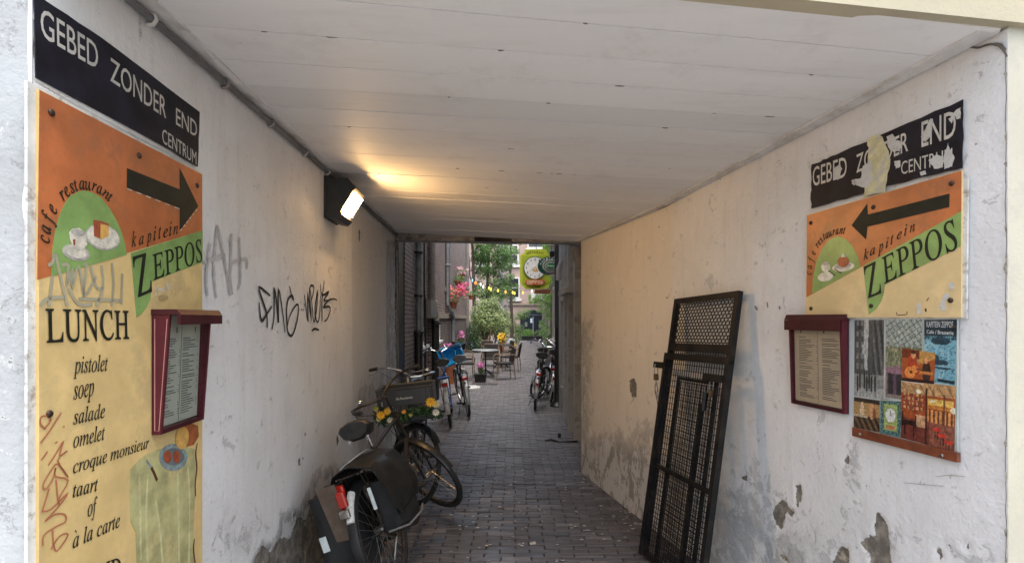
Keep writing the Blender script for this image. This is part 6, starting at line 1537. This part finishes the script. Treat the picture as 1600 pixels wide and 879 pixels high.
for lab, loc, rz in (('wicker armchair turned toward the left wall, nearest the walkway at the front table', (-.22, 13.4, 0), R(-75)),
                     ('wicker armchair facing us across the round front table', (-.62, 14.9, 0), R(0)),
                     ('wicker armchair behind the front table, closest to the middle of the walkway', (-.02, 15.6, 0), R(-100)),
                     ('wicker armchair by the left wall behind the front pair, half hidden by the parked bicycles', (-1.45, 14.7, 0), R(60)),
                     ('wicker armchair at the back table with its back to the green bush', (-.75, 17.2, 0), R(20)),
                     ('wicker armchair at the back table beside the walkway', (-.25, 17.6, 0), R(-70))):
    c_ = dup(ch, loc, (0, 0, rz), lab)
def table(label, loc, w_, rect):
    t = thing('bistro_table', label, 'table', loc)
    (MB().lathe([(.36, -.012), (.375, 0), (.36, .012)], 24, (0, 0, .74)) if not rect else MB().cbox((0, 0, .74), (.7, .7, .025), .006)).build('tabletop', METAL_T if not rect else WICK, t, world=False)
    MB().tube([(0, 0, .02), (0, 0, .73)], .022, 8).build('column', CAST, t, world=False)
    for a in (45, 135, 225, 315):
        d_ = Vector((math.cos(R(a)), math.sin(R(a)), 0)); MB().tube([Vector((0, 0, .22)), d_ * .18 + Vector((0, 0, .12)), d_ * .32 + Vector((0, 0, .015))], .014, 6).build('foot', CAST, t, world=False)
table('round pale metal bistro table in front of the bush, among wicker armchairs', (-.72, 13.9, 0), .7, False)
table('square dark wicker table behind the round bistro table', (-.35, 16.6, 0), .7, True)
t = thing('parasol_base', 'white parasol base with a short tube beside the black bicycle', 'parasol base', (-.98, 11.6, 0))
MB().lathe([(.0, 0), (.27, 0), (.27, .045), (.24, .06), (.05, .07)], 24, (-.98, 11.6, 0)).build('plate', WHITE, t, smooth=True); MB().tube([(-1.12, 11.6, .06), (-1.12, 11.6, .46)], .04, 12).build('tube', WHITE, t, smooth=True); MB().lathe([(.05, 0), (.055, .02), (.05, .05)], 12, (-1.12, 11.6, .42)).build('collar', WHITE, t, smooth=True)

# ------------------------------------------------------------------ plants
def inell(c, r3, shell=.55):
    def f(r):
        while True:
            v = Vector((r.uniform(-1, 1), r.uniform(-1, 1), r.uniform(-1, 1)))
            if v.length < 1 and v.length > r.uniform(0, shell): break
        return (Vector((c[0] + v.x * r3[0], c[1] + v.y * r3[1], c[2] + v.z * r3[2])), Vector((v.x, v.y, v.z + .5)))
    return f
def clumps(cs, w_=None):
    fs = [inell(c, r_) for c, r_ in cs]; wt = [r_[0] * r_[1] * r_[2] ** .8 for c, r_ in cs]
    return lambda r: r.choices(fs, wt)[0](r)
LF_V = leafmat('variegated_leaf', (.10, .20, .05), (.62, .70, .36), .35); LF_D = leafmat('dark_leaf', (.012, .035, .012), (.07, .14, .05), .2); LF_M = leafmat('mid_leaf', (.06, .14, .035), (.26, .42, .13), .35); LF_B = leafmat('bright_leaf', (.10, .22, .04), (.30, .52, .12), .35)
TRUNK = mat('bark', (.09, .07, .055), .9, var=.35, vs=14, bump=.5, bs=25)
def stem(par, pts, r, name='trunk'): return MB().tube(pts, r, 8).build(name, TRUNK, par, smooth=True)
def W3(px, py, y): return Vector(((px - 800) / F * y, y, CAM_H + (HZ - py) / F * y))
# big variegated bush
rs_ = random.Random(11); yB = 25.0
bu = thing('bush', 'large round bush with pale green edged leaves behind the terrace chairs', 'bush', (W3(765, 550, yB).x, yB, 0))
cs_ = []
for px, py, r_ in ((748, 490, .50), (765, 480, .55), (782, 492, .5), (758, 508, .6), (778, 512, .6), (745, 520, .5), (766, 500, .7), (740, 505, .42), (788, 505, .4), (752, 476, .4), (772, 470, .35), (785, 522, .4), (742, 534, .4)):
    c = W3(px, py, yB + rs_.uniform(-.5, .4)); cs_.append(((c.x, c.y, c.z), (r_, r_ * .9, r_ * .85)))
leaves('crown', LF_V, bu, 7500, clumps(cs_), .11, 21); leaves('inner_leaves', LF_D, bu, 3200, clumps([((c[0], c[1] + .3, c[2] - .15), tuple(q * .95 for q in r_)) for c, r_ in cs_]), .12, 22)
for dx in (-.3, .1, .5): stem(bu, [Vector((W3(763, 550, yB).x + dx * .4, yB, 0)), Vector((W3(763, 550, yB).x + dx, yB, 1.0))], [.05, .03])
MB().tube([W3(760, 541, 24.2), W3(770, 510, 24.2)], .03, 6).build('stake', BAMB, bu)
bu2 = thing('bush', 'darker loose shrub at the left foot of the large bush, beside the corner pipe', 'bush', (W3(735, 545, 24.3).x, 24.3, 0))
leaves('crown', LF_D, bu2, 1500, clumps([(tuple(W3(738, 525, 24.3)), (.35, .4, .6)), (tuple(W3(745, 540, 24.0)), (.5, .4, .35))]), .10, 31)
bu3 = thing('bush', 'loose grey green shrub right of the large bush, in front of the pink house', 'bush', (W3(808, 535, 31).x, 31, 0))
leaves('crown', LF_M, bu3, 1800, clumps([(tuple(W3(806, 522, 31)), (.42, .5, .6)), (tuple(W3(800, 508, 31)), (.3, .4, .5)), (tuple(W3(811, 514, 31)), (.3, .3, .4))]), .10, 32)
# slender trees
def tree(label, px, y, top, branches, blobs, n, m_, seed, size=.10):
    base = Vector(((px - 800) / F * y, y, 0)); t = thing('tree', label, 'tree', tuple(base), 'trees in the courtyard')
    trk = stem(t, [base] + [W3(a, b, y) for a, b in top], [.11] + [.10 - .012 * i for i in range(len(top))])
    for br in branches: MB().tube([W3(a, b, y + (i * .15)) for i, (a, b) in enumerate(br)], [.05, .035, .025, .018, .012][:len(br)], 6).build('branch', TRUNK, trk, smooth=True)
    cs = []; r = random.Random(seed)
    for a, b, q in blobs: c = W3(a, b, y + r.uniform(-.5, .8)); cs.append((tuple(c), (q, q, q * .85)))
    leaves('crown', m_, t, n, clumps(cs), size, seed); return t
tree('slender tree with two dark stems close to the left brick corner', 742, 26, [(741, 480), (740, 430), (739, 395), (736, 360), (735, 300)], [[(740, 405), (745, 385), (752, 372), (760, 350)], [(740, 430), (748, 420), (756, 400), (760, 385)], [(741, 450), (734, 430), (733, 400)]],
     [(750, 395, .45), (757, 385, .4), (748, 378, .35), (755, 405, .35), (745, 420, .35), (752, 430, .3), (757, 350, .7), (738, 350, .7), (747, 445, .3), (762, 390, .25), (747, 405, .4), (758, 418, .35), (740, 372, .4), (750, 455, .4)], 7500, LF_M, 41, .12)
tree('leaning tree with a forked mossy trunk in the middle of the courtyard', 760, 27, [(761, 480), (762, 440), (763, 410), (764, 385), (768, 365), (774, 330)], [[(763, 412), (770, 400), (778, 412), (785, 425)], [(764, 395), (770, 382), (776, 372), (784, 350)], [(762, 440), (772, 445), (782, 450)], [(763, 420), (755, 405), (750, 395)]],
     [(785, 400, .5), (792, 392, .4), (780, 388, .3), (790, 415, .4), (775, 425, .35), (783, 440, .45), (792, 445, .3), (770, 455, .4), (785, 345, .9), (770, 440, .3), (796, 405, .25), (760, 465, .4), (778, 462, .4), (770, 400, .4), (776, 412, .35), (765, 425, .4), (788, 455, .4), (768, 380, .4), (790, 372, .5)], 11000, LF_M, 42, .12)
tree('thin tree crown reaching in front of the pink house windows', 800, 30, [(799, 480), (797, 440), (798, 400), (800, 360), (802, 300)], [[(798, 420), (803, 400), (806, 385)], [(797, 440), (804, 442), (808, 446)]],
     [(804, 392, .3), (806, 410, .22), (797, 432, .3), (805, 448, .3), (798, 465, .35), (803, 350, .8), (812, 378, .25)], 2500, LF_M, 43, .14)
# ivy / climbers along the right house
iv = thing('climbing_plant', 'bright green creeper spilling off the right hand house above and below the lime sign', 'climber', (W3(858, 400, 17).x, 17, 0))
def wpl(px0, px1, py0, py1, y0, y1, depth=.25):
    def f(r):
        while True:
            y = r.uniform(y0, y1); px = r.uniform(px0, px1); py = r.uniform(py0, py1); e = noise.noise(Vector((px * .12, py * .12, y * .2)))
            if e > -.12: break
        return (W3(px, py, y), Vector((-.5, -.6, .6)))
    return f
def multi(*fs): 
    fs_ = [f for f, w_ in fs]; ws_ = [w_ for f, w_ in fs]; return lambda r: r.choices(fs_, ws_)[0](r)
leaves('leaves', LF_B, iv, 3600, multi((wpl(848, 872, 372, 396, 15.5, 18), 2), (wpl(856, 870, 430, 470, 15, 18), 2.2), (wpl(826, 862, 460, 474, 15.2, 17), 1.6), (wpl(838, 862, 466, 488, 17, 19), 1.2), (wpl(855, 869, 470, 520, 16, 20), 2)), .075, 51, kind=None)
stem(iv, [W3(864, 540, 17), W3(863, 490, 17), W3(864, 430, 17), W3(862, 375, 17)], .03, 'stem'); stem(iv, [W3(863, 480, 17), W3(850, 470, 17), W3(832, 466, 17)], .018, 'stem')
iv2 = thing('climbing_plant', 'dark leafy shrubs at the foot of the right hand house beyond the bicycles', 'climber', (W3(858, 530, 22).x, 22, 0))
leaves('leaves', LF_M, iv2, 2200, multi((wpl(848, 866, 486, 532, 20, 26), 2), (wpl(842, 856, 500, 524, 26, 32), 1), (wpl(852, 868, 520, 545, 17, 20), 1)), .09, 52)
stem(iv2, [W3(833, 528, 36), W3(852, 498, 36)], .035, 'stem')
iv3 = thing('climbing_plant', 'small leafy climber beside the arched door of the pink house', 'climber', (W3(818, 500, 38).x, 38, 0))
leaves('leaves', LF_M, iv3, 900, clumps([(tuple(W3(818, 490, 38)), (.55, .4, .45)), (tuple(W3(810, 494, 38)), (.45, .4, .3)), (tuple(W3(826, 486, 38)), (.3, .3, .2))]), .11, 53); stem(iv3, [W3(818, 528, 38), W3(818, 495, 38)], .03, 'stem')
for k, (px, lab) in enumerate(((824, 'low bright green clipped bush in a dark trough left of the arched door'), (847, 'low darker clipped bush in a dark trough right of the arched door'))):
    c = W3(px, 520, 37.5); t = thing('potted_shrub', lab, 'potted plant', (c.x, 37.5, 0)); MB().cbox((c.x, 37.5, .16), (1.0, .5, .32), .02).build('trough', CAST, t)
    leaves('crown', LF_B if k == 0 else LF_M, t, 900, inell((c.x, 37.5, .52), (.58, .4, .3), .8), .09, 60 + k)
# flower pots on the left wall
TERRA = mat('terracotta', (.36, .12, .05), .75, var=.15); PINKP = mat('pink_petal', (.80, .16, .34), .6, var=.25, vs=30); SALMON = mat('salmon_petal', (.85, .22, .18), .6, var=.2, vs=30); PALEP = mat('pale_pink_petal', (.80, .50, .58), .6, var=.2, vs=30)
def blooms(par, n, place, size, m_, seed):
    r = random.Random(seed); mb = MB()
    for _ in range(n):
        p, nv = place(r); c = Vector(p)
        for k in range(4):
            d_ = Vector((r.uniform(-1, 1), r.uniform(-1, 1), r.uniform(-1, 1))).normalized(); o_ = d_.orthogonal(); mb.add([c - o_ * size, c + d_ * size, c + o_ * size, c - d_ * size * .4], [(0, 1, 2, 3)])
    return mb.build('blossoms', m_, par)
for i, (px, py, off, rp, col, lab, grn) in enumerate(((721, 432, .22, .12, PALEP, 'topmost terracotta wall pot, trailing pale pink flowers', .3), (716, 443, .2, .11, None, 'terracotta wall pot of plain green leaves just below the topmost pot', .4),
        (722, 452, .22, .11, PINKP, 'terracotta wall pot of deep pink flowers, third from the top', .3), (707.5, 476, .2, .13, SALMON, 'lowest terracotta wall pot, overflowing with salmon and pink geraniums', 1.0), (736, 464, .9, .12, None, 'terracotta pot hanging by the corner pipe in front of the trees', .3))):
    y = AL.Y(px) * (.80 if i < 4 else .9); y = {0: 17.5, 1: 16.5, 2: 17.5, 3: 14.2, 4: 23}[i]; c = W3(px, py, y)
    t = thing('flower_pot', lab, 'flower pot', tuple(c), 'flower pots hung on the left wall')
    MB().lathe([(rp * .65, -rp * .9), (rp * .95, rp * .5), (rp * 1.08, rp * .5), (rp * 1.08, rp * .8), (rp * .9, rp * .8)], 14, c).build('pot', TERRA, t, smooth=True)
    MB().tube([c + Vector((0, 0, rp * .4)), c + Vector((-.35, 0, rp * .9))], .01, 5).build('bracket', CAST, t)
    k = 1.0 + grn; leaves('foliage', LF_M, t, int(260 * (1 + grn)), inell((c.x, c.y, c.z + rp * (1.0 + grn * .8)), (rp * 1.4 * k, rp * 1.4 * k, rp * .9 * k), .7), .05, 70 + i)
    if col: blooms(t, int(34 * (1 + 2 * grn)), inell((c.x + .02, c.y - .1, c.z + rp * (1.2 + grn * 1.3)), (rp * 1.7 * k, rp * 1.3 * k, rp * .9 * k), .9), .028, col, 80 + i)
    if i == 3: blooms(t, 60, inell((c.x + .22, c.y, c.z + .42), (.16, .2, .2), .9), .028, PINKP, 95)
for i, (px, py, y, rr_, lab) in enumerate(((702, 545, 12.6, (.24, .4, .16), 'pink petunias in a wooden trough under the slim grey downpipe'), (720, 524, 15.5, (.10, .2, .14), 'small tuft of pink flowers high on a stem by the cellar windows'), (751, 571, 12.9, (.07, .08, .09), 'pink flowers in a dark pot under the round bistro table'))):
    c = W3(px, py, y); t = thing('potted_flowers', lab, 'potted plant', (c.x, c.y, 0)); leaves('foliage', LF_M, t, 260, inell((c.x, c.y, c.z - .1), rr_, .8), .055, 90 + i); blooms(t, 90, inell(tuple(c), rr_, .9), .028, mat('orchid_petal', (.60, .20, .42), .6, var=.25, vs=30), 97 + i)
    z = max(.2, c.z - .22); MB().hexa([Vector((c.x + a * .16 * k_, c.y + b * .16 * k_, zz)) for zz, k_ in ((z - .22 if i else 0.0, .75), (z, 1)) for a, b in ((-1, -1), (1, -1), (1, 1), (-1, 1))]).build('pot', TERRA if i == 0 else CAST, t)
    if i: MB().tube([(c.x, c.y, 0), (c.x, c.y, z)], .012, 5).build('stem', TRUNK, t)
c = W3(784, 527, 21); t = thing('potted_flowers', 'bright yellow flowers on the back terrace in front of the bush', 'potted plant', (c.x, c.y, 0)); blooms(t, 90, inell(tuple(c), (.17, .17, .2), .9), .04, mat('yellow_petal', (.85, .60, .06), .6), 103); MB().lathe([(.08, 0), (.13, .3), (.13, .34)], 12, (c.x, c.y, .28)).build('pot', TERRA, t, smooth=True); leaves('foliage', LF_M, t, 200, inell((c.x, c.y, c.z - .2), (.2, .2, .15)), .06, 104); MB().tube([(c.x, c.y, 0), (c.x, c.y, .3)], .05, 8).build('stand', CAST, t)
c = W3(800, 534, 20); t = thing('potted_flowers', 'small white and yellow flowers at the back edge of the terrace', 'potted plant', (c.x, c.y, 0)); blooms(t, 40, inell((c.x - .02, c.y, c.z + .05), (.14, .1, .1), .9), .035, WT, 105); blooms(t, 30, inell((c.x + .05, c.y - .05, c.z - .12), (.1, .1, .08), .9), .035, mat('yellow_petal', (.85, .60, .06), .6), 106); MB().lathe([(.07, 0), (.11, .25), (.11, .28)], 12, (c.x, c.y, .12)).build('pot', CAST, t, smooth=True); MB().tube([(c.x, c.y, 0), (c.x, c.y, .14)], .05, 8).build('stand', CAST, t)
